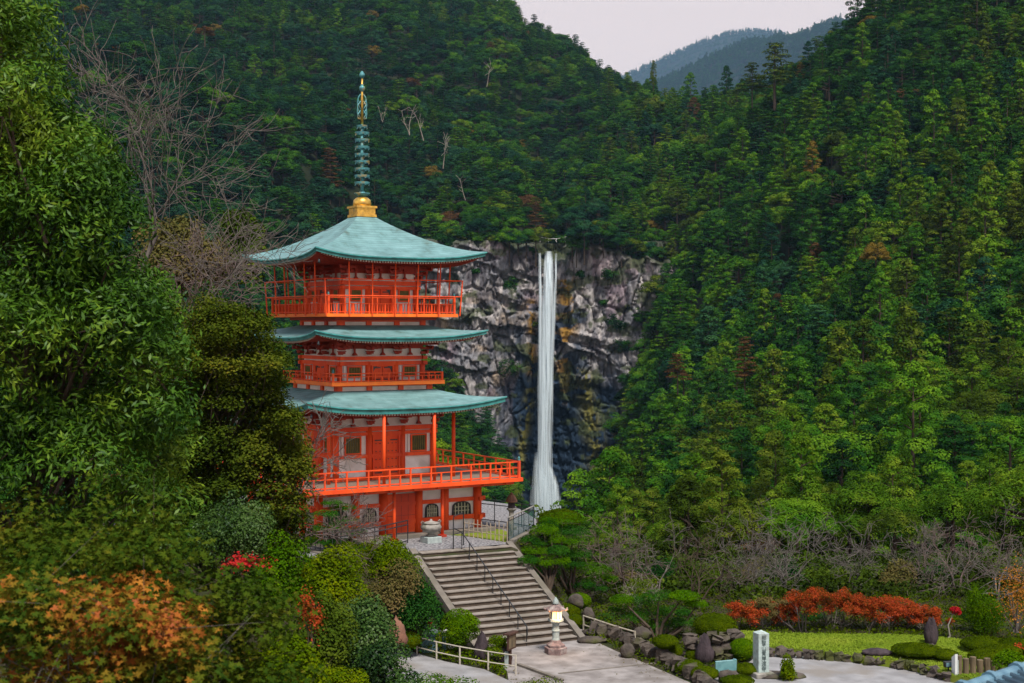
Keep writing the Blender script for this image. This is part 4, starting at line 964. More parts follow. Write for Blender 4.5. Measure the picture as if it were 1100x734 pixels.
# third storey
plinth(2.18, 9.52, 9.86, 3)
MB().box((0, 0, 9.93), (5.2, 5.2, .13)).build('corbel', M['darkred'], PG)
balcony(3.36, 10.0, 10.15); railing(3.22, 10.15, 10.88, .40, thick=.042)
for k in range(4):       # lattice boarding low behind the railing
    b = MB()
    for i in range(44): x = -3.05 + 6.1*i/43; c = R4(k, x, -3.16); b.box((*c, 10.38), (.035, .035, .42))
    b.build('balusters', M['red'], PG)
xs4 = [-1.92, -.62, .62, 1.92]
wall_ring(1.86, 10.15, 12.5, M['plaster']); columns(1.88, xs4, .14, 10.15, 11.45)
for z, h in ((11.58, .20), (11.36, .14)): beam_ring(1.93, z, h, .16, ext=.16)
for k in range(4):
    double_door(k, -.52, .52, 10.18, 11.28, 1.88, 0, True)
    for sg in (-1, 1): slat_window(k, sg*1.24 - .30, sg*1.24 + .30, 10.72, 11.30, 1.88)
    for sg in (-1, 1): panel(k, sg*1.24 - .36, sg*1.24 + .36, 10.17, 10.66, 1.87, M['plaster'], 'lower_panel')
brackets(1.9, xs4, 11.72, 12.36, .85)
pt, r_ = roof('roof', .50, 14.75, 4.24, 12.70, .36, 1.42, .20); soffit(pt, r_, 1.9, 12.5, .20)
# safety frame round the top balcony
for k in range(4):
    n = 6
    for i in range(n):
        x = -3.42 + 6.84*i/n; c = R4(k, x, -3.42); top = R4(k, x*1.03, -3.40*1.03); MB().tube([(*c, 10.05), (*top, 12.48 if i else 11.72)], .032, 6).build('frame_post', M['red'], PG)
    for z in (11.70, 10.95):
        b = MB().tube([(*R4(k, -3.46, -3.46), z), (*R4(k, 3.46, -3.46), z)], .028, 6); b.build('frame_rail', M['red'], PG)
for (s, z) in ((4.05, 12.50), (4.1, 8.9), (4.7, 5.75)):
    for sx, sy in ((1, 1), (1, -1), (-1, 1), (-1, -1)):
        MB().lathe([(.012, .24), (.012, .18), (.045, .15), (.055, .05), (.065, 0), (.045, 0)], (sx*s, sy*s, z - .15), 10).build('wind_bell', M['black'], PG, smooth=True)
# spire
SP = empty('spire', (0, 0, 0)); SP.parent = PG
def zz(py): return ZC + (HY - py) * 66.7 / F
MB().box((0, 0, (zz(233)+zz(223))/2 + .02), (.94, .94, zz(223)-zz(233)-.1)).box((0, 0, zz(223)), (1.08, 1.08, .10)).box((0, 0, zz(233)+.03), (1.04, 1.04, .12)).build('base_box', M['gold'], SP)
MB().lathe([(.40, zz(222.6)), (.44, zz(219)), (.40, zz(215)), (.26, zz(212.4)), (.16, zz(212))], (0, 0, 0), 20).build('dome', M['gold'], SP, smooth=True)
MB().lathe([(.14, zz(212)), (.36, zz(208.6)), (.38, zz(207.6)), (.16, zz(209)), (.13, zz(206))], (0, 0, 0), 16).build('lotus', M['bronze'], SP, smooth=True)
MB().tube([(0, 0, zz(210)), (0, 0, zz(134))], [.09, .07], 12).build('mast', M['bronze'], SP, smooth=True)
MB().tube([(0, 0, zz(134.5)), (0, 0, zz(79))], [.065, .04], 12).build('gilt_mast', M['gold'], SP, smooth=True)
for i, py in enumerate((136, 143.3, 150.7, 158.5, 166.4, 174, 181.8, 189.4, 196.8)):
    r = .25 if i == 0 else .33 + .003*i; z = zz(py); b = MB(); NR = 20
    prof = [(r - .035, z - .05), (r, z - .05), (r + .02, z + .05), (r - .02, z + .05)]; V = [(p*math.cos(2*math.pi*k/NR), p*math.sin(2*math.pi*k/NR), h) for p, h in prof for k in range(NR)]
    b.add(V, [(j*NR+k, j*NR+(k+1) % NR, ((j+1) % 4)*NR+(k+1) % NR, ((j+1) % 4)*NR+k) for j in range(4) for k in range(NR)])
    for a in range(4): b.bar((0, 0, z), (r*math.cos(a*math.pi/2), r*math.sin(a*math.pi/2), z), .06, .08)
    b.lathe([(.07, z - .09), (.13, z - .05), (.13, z + .05), (.07, z + .09)], (0, 0, 0), 12)
    for a in range(8): b.lathe([(.01, .0), (.018, -.02), (.02, -.05)], (r*math.cos(a*math.pi/4), r*math.sin(a*math.pi/4), z - .07), 5)
    b.build('ring', M['bronze'], SP)
for a in range(4):        # pierced flame plates
    b = MB(); ang = a*math.pi/2 + .3; ca_, sa_ = math.cos(ang), math.sin(ang)
    def fp(r, z): return (r*ca_, r*sa_, z)
    out_ = [(.10, zz(128)), (.27, zz(127)), (.31, zz(122)), (.29, zz(116)), (.31, zz(111)), (.24, zz(105)), (.10, zz(101.5))]
    b.tube([fp(*p) for p in out_], .022, 5)
    for z0_, z1_ in ((127, 121), (122, 116), (117, 111), (112, 106), (119, 124), (109, 114)): b.tube([fp(.10, zz(z0_)), fp(.20, zz((z0_+z1_)/2)), fp(.29, zz(z1_))], .018, 4)
    b.build('flame_plate', M['bronze'], SP)
MB().lathe([(.02, 0), (.10, .06), (.15, .16), (.12, .26), (.05, .33), (.10, .36)], (0, 0, zz(99)), 14).build('lower_jewel', M['bronze'], SP, smooth=True)
MB().lathe([(.04, 0), (.12, .07), (.14, .16), (.09, .25), (.02, .34)], (0, 0, zz(84)), 14).build('upper_jewel', M['bronze'], SP, smooth=True)
MB().tube([(0, 0, zz(79)), (0, 0, zz(63))], .012, 5).build('lightning_rod', M['black'], SP)
# ------------------------------------------------------------------ stairs, plaza, paths
def sheet(name, poly, z, mat, kind='structure', th=.0):
    b = MB(); n = len(poly)
    if th: b.prism(poly, z - th, z)
    else: b.add([(x, y, z) for x, y in poly], [tuple(range(n))])
    return b.build(name, mat, kind=kind)
E0 = np.array([-4.0, 59.25]); E1 = np.array([-.2, 61.15]); eu = (E1 - E0) / np.linalg.norm(E1 - E0); dn = np.array([eu[1], -eu[0]]); WS = float(np.linalg.norm(E1 - E0))
NS = 17; DR = 3.0 / NS; RN = 5.94 / NS; dn = np.array([.47, -.883])
ST = empty('stone_staircase', (*(E0+E1)/2, 0), label='wide worn stone staircase climbing to the pagoda terrace', cat='staircase')
so = Vector((*(E0+E1)/2, 0))
def q3(u, v, z): p = E0 + eu*u + dn*v; return Vector((p[0], p[1], z)) - so
SR = MB(); TRD = MB()
for i in range(NS):
    z1 = -DR*i; v0 = RN*i; zb = z1 - .9
    if i: SR.add([q3(0, v0-.02, z1-.035), q3(WS, v0-.02, z1-.035), q3(WS, v0+RN, z1-.035), q3(0, v0+RN, z1-.035), q3(0, v0-.02, zb), q3(WS, v0-.02, zb), q3(WS, v0+RN, zb), q3(0, v0+RN, zb)], [(0,3,2,1),(0,1,5,4),(1,2,6,5),(2,3,7,6),(3,0,4,7)][1:] + [(0,3,2,1)])
    va = v0 - RN if False else v0 - .02
    a, b_ = (v0 - .4 if i == 0 else v0 - .02), v0 + RN + .045
    TRD.add([q3(.01, a, z1), q3(WS-.01, a, z1), q3(WS-.01, b_, z1), q3(.01, b_, z1), q3(.01, a, z1-.035), q3(WS-.01, a, z1-.035), q3(WS-.01, b_, z1-.035), q3(.01, b_, z1-.035)], [(3,2,1,0),(4,5,6,7),(0,1,5,4),(1,2,6,5),(2,3,7,6),(3,0,4,7)])
# first block under the top tread
SR.add([q3(0, -.4, -.035), q3(WS, -.4, -.035), q3(WS, RN, -.035), q3(0, RN, -.035), q3(0, -.4, -.9), q3(WS, -.4, -.9), q3(WS, RN, -.9), q3(0, RN, -.9)], [(0,3,2,1),(0,1,5,4),(1,2,6,5),(2,3,7,6),(3,0,4,7)])
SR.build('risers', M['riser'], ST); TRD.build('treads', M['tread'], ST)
for u in (-.17, WS + .17):
    b = MB(); b.bar(q3(u, -.25, .0), q3(u, NS*RN + .3, -3.06), .28, .30); b.build('side_kerb', M['concrete'], ST)
hr = empty('handrail', (0, 0, 0)); hr.parent = ST
ps = [q3(WS*.47, v, -v/RN*DR) for v in np.linspace(-.6, 17*RN, 10)]; ps[0].z = 0
MB().tube([p + Vector((0, 0, .78)) for p in ps] + [ps[-1] + Vector((.02, -.12, .70)), ps[-1] + Vector((.02, -.14, .45))], .025, 6).build('rail', M['black'], hr)
for p in ps[1:]: MB().tube([p - Vector((0, 0, .05)), p + Vector((0, 0, .78))], .022, 6).build('post', M['black'], hr)
# plaza: flat paving below the stairs, the drive to the right, lawn
PZ = [G(448,708), G(470,715), G(520,724), G(556,731), G(590,760), G(700,800), G(800,800), G(748,734), G(700,712), G(652,690), G(627,682)]
PZ = [tuple(p[:2]) for p in PZ] + [tuple(G(553, 688)[:2]), tuple(G(560, 712)[:2])]
plz = [tuple(G(a, b)[:2]) for a, b in ((556,800),(545,722),(515,690),(560,682),(628,676),(628,684),(660,699),(700,716),(742,734),(830,790))]
sheet('plaza', plz, -2.988, M['plaza'])
sheet('path', [tuple(G(a, b)[:2]) for a, b in ((552,734),(520,719.5),(478,711),(440,700),(400,690),(370,690),(370,760),(552,800))], -2.984, M['road'])
b = MB(); a_ = G(560, 712, -2.98); b.bar(G(600,723.5,-2.978), G(735,709,-2.978), .10, .012); b.build('paving_joint', M['concrete'], kind='structure')
b = MB(); b.bar(G(557,714,-2.95), G(604,731,-2.95), .14, .09); b.build('kerb', M['concrete'], kind='structure')
sheet('road', [tuple(G(a, b)[:2]) for a, b in ((820,699),(860,703),(900,706),(940,711),(980,718),(1012,726),(1060,745),(1060,800),(760,800),(742,736),(790,724))], -2.985, M['road'])
lawn = [tuple(G(a, b, -2.7)[:2]) for a, b in ((780,680),(800,677.5),(850,680),(900,681),(950,681),(1000,683),(1060,690),(1100,690),(1160,700),(1160,730),(1056,731),(1022,724.5),(980,712.5),(950,708),(923,704.5),(880,699),(840,695),(790,692))]
lo = MB(); lo.prism(lawn, -3.1, -2.72); lo.build('lawn', M['grass'], kind='structure')
rng = np.random.default_rng(12)
# short grass blades on the lawn
lp = np.array(lawn); pts = rng.uniform(lp.min(0), lp.max(0), (120000, 2)); pts = pts[pdist(pts[:, 0], pts[:, 1], lp) < 0][:46000]
Pn = np.column_stack([pts, np.full(len(pts), -2.70)]); V, Q = leaf_quads(Pn, rng.normal(size=Pn.shape)*[1, 1, .35] + [0, -.3, .9], rng, .10, .035, -1)
lg = leafmat('grass blades', [(.10, .17, .015), (.18, .26, .022), (.27, .32, .04)], nscale=.5)
link('grass', mesh_np('grass', V, Q, mats=[lg]), label='short trimmed green grass of the garden lawn', cat='grass', kind='stuff')
def stones(name, pts, h, w, z0, mat, label, cat, n=None, seed=3, bury=.15):
    """a run of individual irregular stones as one low wall"""
    r = np.random.default_rng(seed); b = MB(); pts = [np.array(p, float) for p in pts]; L_ = 0
    for p, q in zip(pts[:-1], pts[1:]):
        d = np.linalg.norm((q-p)[:2]); t = 0
        while t < d:
            s = r.uniform(.6, 1.3) * w; c = p + (q-p)*(t/d); hh = h * r.uniform(.75, 1.15)
            rows = max(1, int(h/.3))
            for k in range(rows):
                cc = (c[0] + r.normal()*.03, c[1] + r.normal()*.04, z0 - bury/2 + (hh+bury)*(k+.5)/rows)
                n0_ = len(b.v); b.lathe([(.30*s, -.5*hh/rows), (.52*s, -.36*hh/rows), (.56*s, 0), (.50*s, .36*hh/rows), (.28*s, .5*hh/rows)], cc, 5, 1, .8, r.uniform(0, 3))
                for i in range(n0_, len(b.v)): v = b.v[i]; b.v[i] = (v[0] + r.normal()*.05, v[1] + r.normal()*.05, v[2] + r.normal()*.035)
            t += s * .95
    return b.build(name, mat, smooth=False, label=label, cat=cat)
stones('stone_edging', [G(a, b) for a, b in ((790,702.5),(840,706),(880,709),(923,713),(950,716.5),(980,721),(1022,733))], .34, .34, -3, M['rock'], 'low brown stone edging curving between the lawn and the pale road', 'stone edging')
stones('stone_wall', [G(a, b) for a, b in ((640,682),(660,690),(690,703),(715,714),(745,730),(765,745))], .52, .5, -3, M['rock'], 'low mossy stone wall bounding the plaza on its right', 'stone wall', seed=5)
stones('stone_wall', [G(a, b) for a, b in ((742,706),(770,712),(790,708))], .95, .5, -3, M['rock'], 'taller stone wall under the big clipped bush behind the blue tablet', 'stone wall', seed=9)
def rock(name, loc, r, mat, label, seed, sub=3, rough=.25, rot=0, cat='rock'):
    n, m = 13, 9; t = np.linspace(0, 2*math.pi, n, endpoint=False); p = np.linspace(.02, math.pi-.02, m); Tt, Pp = np.meshgrid(t, p)
    D = np.stack([np.sin(Pp)*np.cos(Tt), np.sin(Pp)*np.sin(Tt), np.cos(Pp)], -1); f = 1 + np.random.default_rng(seed).normal(size=Tt.shape)*.05 - .22*np.clip(D[..., 2], 0, 1)*abs(math.sin(seed*1.7)) * (np.cos(Tt*2 + seed) > 0) + rough*2*(fbm(D[..., 0]*1.6+9, D[..., 1]*1.6+9, D[..., 2]*1.6+9, seed) - .5) + rough*2.2*(fbm(D[..., 0]*3+9, D[..., 1]*3+9, D[..., 2]*3+9, seed) - .5)
    V = D * f[..., None] * np.array(r); V[..., :2] *= (1 - (.42 if r[2] > .5 else .12)*np.clip(D[..., 2:3], -1, 1)); c, s = math.cos(rot), math.sin(rot); V = np.stack([V[..., 0]*c - V[..., 1]*s, V[..., 0]*s + V[..., 1]*c, V[..., 2] + r[2]*.75], -1)
    Q = [(j*n+i, (j+1)*n+i, (j+1)*n+(i+1) % n, j*n+(i+1) % n) for j in range(m-1) for i in range(n)]
    return link(name, mesh_np(name, V.reshape(-1, 3), Q, mats=[mat], smooth=False), None, tuple(loc), label=label, cat=cat)
rock('standing_rock', G(517,709), (.30, .28, .62), M['purplerock'], 'tall dark purplish standing rock at the foot of the stairs', 4)
rock('rock', G(541,714), (.34, .28, .40), M['purplerock'], 'squat dark rock left of the brown sign board', 6)
rock('boulder', AT(425, 692, 47), (.35, .35, .52), M['redrock'], 'rounded reddish boulder among the shrubs left of the seated statue', 7)
rock('rock', G(757,712), (.34, .3, .62), M['purplerock'], 'upright dark rock at the corner of the stone wall', 8)
rock('rock', G(674,706), (.30, .3, .30), M['rock'], 'grey blue rock in the plaza wall', 9)
rock('rock', G(783,733), (.42, .32, .25), M['rock'], 'mossy rock in front of the blue tablet', 10)
rock('rock', G(636,690), (.60, .35, .14), M['rock'], 'flat stepping rock at the lower right corner of the stairs', 11)
rock('rock', G(645,682), (.75, .4, .17), M['rock'], 'second flat rock behind the stepping rock by the stairs', 12)
rock('rock', AT(618, 652, 58), (.36, .3, .30), M['rock'], 'dark rock under the cloud pruned pine beside the stairs', 13)
rock('rock', AT(632, 666, 58), (.26, .3, .30), M['rock'], 'pale grey rock behind the left end of the little rail', 14)
rock('rock', G(942,704,-2.72), (.62, .35, .15), M['purplerock'], 'low dark rock on the lawn left of the clipped hedge', 15)
rock('rock', G(997,705,-2.72), (.42, .35, .25), M['rock'], 'small dark rock between the two parts of the lawn hedge', 16)
rock('rock', G(838,727), (1.0, .5, .10), M['rock'], 'flat grey base rock right of the monument pillar', 17)
rock('standing_rock', G(1000,692,-2.72), (.26, .24, .62), M['purplerock'], 'dark pointed standing stone at the back of the lawn', 18)
rock('rock', AT(690, 685, 55.5), (.4, .35, .25), M['rock'], 'dark rock under the spreading pine', 19)
# terrace surface
GA = [tuple(G(a, b, 0)[:2]) for a, b in ((450,590.5),(545,584),(520,570),(498,560),(440,562),(400,570),(420,580))]
gv = [(-4.0,59.4),(-.25,61.3),(.2,63.6),(-1.5,66.6),(-6.6,63.0),(-10.4,59.6),(-7.2,58.2)]
sheet('gravel', gv, .012, M['gravel'])
sheet('grass_patch', [tuple(G(a, b, 0)[:2]) for a, b in ((478,575),(500,576.5),(544,583),(551,574),(538,569),(505,566))], .02, M['grass'])
sheet('terrace', [(-4.2,59.3),(-.1,61.35),(1.2,65.9),(1.2,69.3),(0,75),(-4,79),(-15,79),(-20,66),(-12,57.2),(-7.2,58.0)], .004, M['gravel'])

# fallen leaves blown over the paving
rl = np.random.default_rng(4)
for poly, zz_, nm, lab in ((plz, -2.982, 'fallen_leaves', 'scattered dry leaves on the plaza below the stairs'),):
    a = np.array(poly); t = rl.uniform(a.min(0), a.max(0), (9000, 2)); dd = pdist(t[:, 0], t[:, 1], a); t = t[(dd < -.03) & (rl.random(len(t)) < .02 + .5*np.exp(dd/.35))]
    Pn = np.column_stack([t, np.full(len(t), zz_ + .008)]); V, Q = leaf_quads(Pn, rl.normal(size=Pn.shape)*.2 + [0, 0, 1], rl, .07, .045); link(nm, mesh_np(nm, V, Q, mats=[L['dry']]), label=lab, cat='fallen leaves', kind='stuff')
# ------------------------------------------------------------------ lantern, burner, statues, signs
def lantern(loc, h, lit, label):
    o = empty('stone_lantern', tuple(loc), .35, label=label, cat='stone lantern'); s = h / 2.15
    def LA(p, nm, mat, n=6, ph=.5): MB().lathe([(a*s, b*s) for a, b in p], (0, 0, 0), n, ph=ph).build(nm, mat, o)
    if lit:
        LA([(.44, 0), (.44, .24), (.40, .26)], 'base', M['pinkstone']); LA([(.36, .262), (.36, .34), (.22, .44), (.18, .52)], 'pedestal', M['pinkstone'])
        MB().lathe([(a*s, b*s) for a, b in [(.15, .52), (.13, .60), (.135, .84), (.16, .86), (.16, .90), (.135, .92), (.125, 1.10), (.16, 1.16)]], (0, 0, 0), 16).build('shaft', M['palestone'], o, smooth=False)
        LA([(.17, 1.161), (.30, 1.24), (.30, 1.32), (.24, 1.33)], 'platform', M['palestone'])
        for k in range(6):
            t = math.pi/3*k + .5; MB().box((.20*s*math.cos(t), .20*s*math.sin(t), 1.47*s), (.07*s, .07*s, .28*s), t).build('pillar', M['palestone'], o)
        ml = bpy.data.materials.new('lamp glow'); ml.use_nodes = True; e = ml.node_tree.nodes['Principled BSDF']; e.inputs['Base Color'].default_value = (1, .6, .3, 1); e.inputs['Emission Color'].default_value = (1, .46, .14, 1); e.inputs['Emission Strength'].default_value = 2.2
        LA([(.13, 1.33), (.15, 1.36), (.15, 1.56), (.13, 1.60)], 'light_box', ml)
        LA([(.22, 1.61), (.38, 1.64), (.40, 1.69), (.30, 1.76), (.16, 1.84), (.10, 1.87)], 'roof', M['pinkstone'])
        for k in range(6):
            t = math.pi/3*k + .5; MB().tube([(.37*s*math.cos(t), .37*s*math.sin(t), 1.66*s), (.45*s*math.cos(t), .45*s*math.sin(t), 1.70*s), (.44*s*math.cos(t), .44*s*math.sin(t), 1.77*s)], [.05*s, .045*s, .02*s], 6).build('roof_scroll', M['pinkstone'], o)
        MB().lathe([(a*s, b*s) for a, b in [(.09, 1.87), (.13, 1.91), (.10, 1.96), (.11, 2.0), (.05, 2.09), (.01, 2.15)]], (0, 0, 0), 12).build('jewel', M['palestone'], o, smooth=True)
        pl = bpy.data.lights.new('lantern_glow', 'POINT'); pl.energy = 30; pl.color = (1, .55, .22); pl.shadow_soft_size = .12
        lo_ = bpy.data.objects.new('lantern_glow', pl); COL.objects.link(lo_); lo_.parent = o; lo_.location = (0.0, -.36*s, 1.46*s)
    else:
        LA([(.34, 0), (.34, .18), (.28, .2)], 'base', M['stone']); LA([(.17, .2), (.15, .5), (.15, 1.05), (.2, 1.1)], 'shaft', M['stone'], 10)
        LA([(.2, 1.101), (.30, 1.2), (.30, 1.27)], 'platform', M['stone']); LA([(.21, 1.271), (.21, 1.60)], 'firebox', M['purplerock'])
        LA([(.24, 1.601), (.36, 1.64), (.33, 1.76), (.20, 1.98), (.10, 2.08)], 'roof', M['redrock'], 10); LA([(.08, 2.081), (.1, 2.12), (.02, 2.2)], 'jewel', M['redrock'], 8)
    return o
lantern(G(597, 702), 2.17, True, 'stone lantern glowing orange on the plaza at the foot of the stairs')
lantern(G(549.5, 569, 0), 1.72, False, 'dark stone lantern with brown conical roof behind the glass barrier')
bu = empty('incense_burner', tuple(G(463, 583, 0)), .56, label='round metal incense burner on stone block in front of the pagoda', cat='incense burner')
MB().box((0, 0, .14), (.72, .72, .28)).build('stone_block', M['palestone'], bu, bevel=.02)
MB().lathe([(.20, .281), (.22, .34), (.12, .40), (.30, .48), (.44, .60), (.47, .70), (.42, .80), (.34, .84)], (0, 0, 0), 22).build('bowl', M['stone'], bu, smooth=True)
MB().lathe([(.36, .842), (.40, .87), (.30, .90), (.12, .95), (.06, .97), (.05, 1.03), (.01, 1.05)], (0, 0, 0), 22).build('lid', M['stone'], bu, smooth=True)
for sg in (-1, 1): MB().tube([(sg*.40, 0, .82), (sg*.50, 0, .92), (sg*.44, 0, .98), (sg*.34, 0, .90)], .025, 6).build('handle', M['stone'], bu, smooth=True)
# seated statue with red bib
st = empty('seated_statue', tuple(G(460, 699)), .5, label='pale seated statue with a red bib on a blue grey pedestal', cat='statue')
MB().lathe([(.40, 0), (.40, .10), (.30, .14), (.27, .30), (.29, .34), (.27, .56), (.33, .60), (.33, .66)], (0, 0, 0), 14, ph=.3).build('pedestal', M['bluestone'], st)
rg = np.random.default_rng(2)
def body(parts, mat, nm, par, seed=1):
    """one continuous skin over a chain of joints"""
    me = bpy.data.meshes.new(nm); vs = [p[0] for p in parts]; es = [(p[2], i) for i, p in enumerate(parts) if p[2] is not None]; me.from_pydata(vs, es, []); me.materials.append(mat)
    o = link(nm, me, par); m = o.modifiers.new('skin', 'SKIN'); 
    for i, p in enumerate(parts): me.skin_vertices[0].data[i].radius = (p[1], p[1] * (p[3] if len(p) > 3 else 1))
    me.skin_vertices[0].data[0].use_root = True; sb = o.modifiers.new('sub', 'SUBSURF'); sb.levels = 2; sb.render_levels = 2; return o
def ensure_skin(me):
    pass
bm_parts = [((0, 0, .78), .17, None), ((0, .0, .98), .15, 0), ((0, 0, 1.13), .12, 1), ((0, -.01, 1.22), .05, 2), ((0, -.015, 1.33), .085, 3), ((0, -.02, 1.42), .06, 4),
            ((-.16, 0, 1.10), .06, 2), ((-.22, -.06, .93), .055, 6), ((-.08, -.18, .90), .045, 7), ((.16, 0, 1.10), .06, 2), ((.22, -.06, .93), .055, 9), ((.08, -.18, .90), .045, 10),
            ((-.16, -.04, .74), .12, 0), ((-.28, -.22, .73), .085, 12), ((-.05, -.30, .72), .06, 13), ((.16, -.04, .74), .12, 0), ((.28, -.22, .73), .085, 15), ((.05, -.32, .72), .06, 16)]
import bmesh
def skin_body(nm, parts, mat, par):
    bm = bmesh.new(); lay = bm.verts.layers.skin.verify(); vv = []
    for p in parts:
        v = bm.verts.new(p[0]); v[lay].radius = (p[1], p[1]); v[lay].use_root = (len(vv) == 0); vv.append(v)
    for i, p in enumerate(parts):
        if p[2] is not None: bm.edges.new((vv[p[2]], vv[i]))
    me = bpy.data.meshes.new(nm); bm.to_mesh(me); bm.free(); me.materials.append(mat); o = link(nm, me, par)
    m = o.modifiers.new('skin', 'SKIN'); m.use_smooth_shade = True; s_ = o.modifiers.new('sub', 'SUBSURF'); s_.levels = 2; s_.render_levels = 2; return o
skin_body('statue_figure', bm_parts, M['statue'], st)
b = MB(); cx = [(-.13, 1.17), (-.06, 1.20), (.06, 1.20), (.13, 1.17), (.12, 1.06), (.07, .97), (0, .93), (-.07, .97), (-.12, 1.06)]
V = [(x, -.155 - .02*math.cos(x*9) + (.03 if z > 1.15 else 0), z) for x, z in cx] + [(x, -.175 - .02*math.cos(x*9) + (.03 if z > 1.15 else 0), z) for x, z in cx]
b.add(V, [tuple(range(9)), tuple(range(17, 8, -1))] + [(i, (i+1) % 9, 9+(i+1) % 9, 9+i) for i in range(9)]); b.build('bib', M['redcloth'], st)
b = MB(); b.tube([(-.13, 0, 1.17), (-.08, -.12, 1.19), (.08, -.12, 1.19), (.13, 0, 1.17), (.08, .1, 1.19), (-.08, .1, 1.19), (-.13, 0, 1.17)], .028, 6); b.build('neck_cloth', M['redcloth'], st)
ws = empty('offering_stand', tuple(G(477, 701)), .4, label='small white topped offering stand beside the round bush', cat='stand')
MB().box((0, 0, .83), (.30, .24, .05)).build('white_top', M['paper'], ws); MB().box((0, 0, .40), (.12, .12, .80)).build('stand_post', M['bluestone'], ws); MB().box((0, 0, .03), (.3, .3, .06)).build('foot', M['bluestone'], ws)
w2 = empty('offering_table', tuple(G(489, 703)), .3, label='low pale offering table with a striped flower vase under the round bush', cat='table')
MB().box((0, 0, .28), (.5, .3, .05)).build('table_top', M['paper'], w2); 
for sx in (-.2, .2): MB().box((sx, 0, .13), (.05, .25, .255)).build('leg', M['pinkstone'], w2)
MB().lathe([(.05, .306), (.07, .36), (.06, .46), (.08, .5)], (-.1, 0, 0), 10).build('vase', M['pinkstone'], w2, smooth=True)
sg_ = empty('sign_board', tuple(G(548, 716)), math.radians(62), label='dark brown wooden notice board seen edge-on by the stairs', cat='sign')
MB().box((0, 0, .62), (.09, .09, 1.24)).build('post', M['brownwood'], sg_); MB().box((0, -.06, .92), (.62, .05, .56)).build('board', M['brownwood'], sg_)
MB().box((0, -.03, 1.235), (.74, .26, .05)).build('small_roof', M['brownwood'], sg_); MB().box((0, -.089, .92), (.50, .008, .44)).build('notice', M['log'], sg_)
wp = empty('marker_post', tuple(G(544, 716)), 0, label='short pale blue square marker post beside the brown notice board', cat='post')
MB().box((0, 0, .26), (.15, .15, .52)).build('post', M['palestone'], wp, bevel=.012); MB().box((0, 0, .535), (.11, .11, .03)).build('cap', M['palestone'], wp)
# monument with lettering
mo = empty('monument_pillar', tuple(G(817.5, 727)), .32, label='tall pale granite pillar with dark vertical carved lettering beside the road', cat='monument')
b = MB(); b.prism([(-.21, -.21), (.21, -.21), (.21, .21), (-.21, .21)], .20, 1.58); b.add([(-.21, -.21, 1.58), (.21, -.21, 1.58), (.21, .21, 1.58), (-.21, .21, 1.58), (0, 0, 1.68)], [(0, 1, 4), (1, 2, 4), (2, 3, 4), (3, 0, 4)]); b.build('shaft', M['monument'], mo)
MB().prism([(-.36, -.36), (.36, -.36), (.36, .36), (-.36, .36)], 0, .197).build('base', M['stone'], mo, bevel=.03)
def text_mesh(s, size, mat, par, loc, rot, name='lettering', vertical=True):
    cu = bpy.data.curves.new(name, 'FONT'); cu.body = '\n'.join(s) if vertical else s; cu.size = size; cu.extrude = .006; cu.align_x = 'CENTER'; cu.space_line = .92; cu.materials.append(mat)
    o = bpy.data.objects.new(name, cu); COL.objects.link(o); o.parent = par; o.location = loc; o.rotation_euler = rot; return o
text_mesh('那智山青岸渡寺', .20, M['ink'], mo, (.0, -.215, 1.36), (math.radians(90), 0, 0))
tb = empty('blue_tablet', tuple(G(779.5, 727)), .1, label='polished pale blue stone tablet leaning below the stone wall', cat='tablet')
b = MB(); pl_ = [(-.38, 0), (.38, .03), (.40, .62), (.28, .64), (.27, .60), (-.38, .56)]
b.add([(x, -.05, z) for x, z in pl_] + [(x, .05, z) for x, z in pl_], [(0,1,2,3,4,5), (11,10,9,8,7,6)] + [(i, i+6, (i+1) % 6 + 6, (i+1) % 6) for i in range(6)]); b.build('slab', M['tablet'], tb, bevel=.012)
MB().box((0, .02, -.02), (.9, .3, .10)).build('foot', M['stone'], tb)

# ------------------------------------------------------------------ fences and railings
def rail_fence(name, pts, h, rails, mat, label, cat, step=None, pr=.03, rr=.022, postmat=None, off=0, box=False):
    o0 = np.array(pts[0]); o = empty(name, tuple(o0), 0, label=label, cat=cat); P_ = [np.array(p, float) - o0 for p in pts]
    for f in rails:
        MB().tube([Vector(p) + Vector((0, 0, h*f)) for p in P_], rr, 6).build('rail', mat, o)
    for p, q in zip(P_[:-1], P_[1:]):
        d = np.linalg.norm(q - p); n = max(1, int(round(d/step))) if step else 1
        for i in range(n): c = p + (q-p)*i/n; MB().tube([(*c[:2], c[2]-.05), (*c[:2], c[2]+h)], pr, 6).build('post', postmat or mat, o)
    c = P_[-1]; MB().tube([(*c[:2], c[2]-.05), (*c[:2], c[2]+h)], pr, 6).build('post', postmat or mat, o); return o
rail_fence('pipe_fence', [G(448,703.5), G(469,709), G(494,714.5), G(524.5,720), G(554,724.5)], .70, (.97, .42), M['whitepipe'], 'cream two-rail fence along the path below the seated statue', 'fence', pr=.034, rr=.024)
rail_fence('metal_railing', [G(323,588,0), G(344,592,0), G(366,598,0)], 1.02, (1, .12), M['black'], 'black metal railing around the pine left of the pagoda', 'railing', step=.35, pr=.016, rr=.03)
rail_fence('metal_railing', [G(366,598,0), G(391,595,0), G(414,590,0), G(438,584,0)], 1.02, (1, .82, .12), M['black'], 'black metal railing running right to the terrace edge below the pagoda', 'railing', step=.9, pr=.024, rr=.028)
stn = MB(); stn.bar(G(318,589,0), G(366,600,0), .3, .14).bar(G(366,600,0), G(436,592,0), .3, .14); stn.build('terrace_kerb', M['concrete'], label='grey stone kerb under the black railing left of the stairs', cat='kerb')
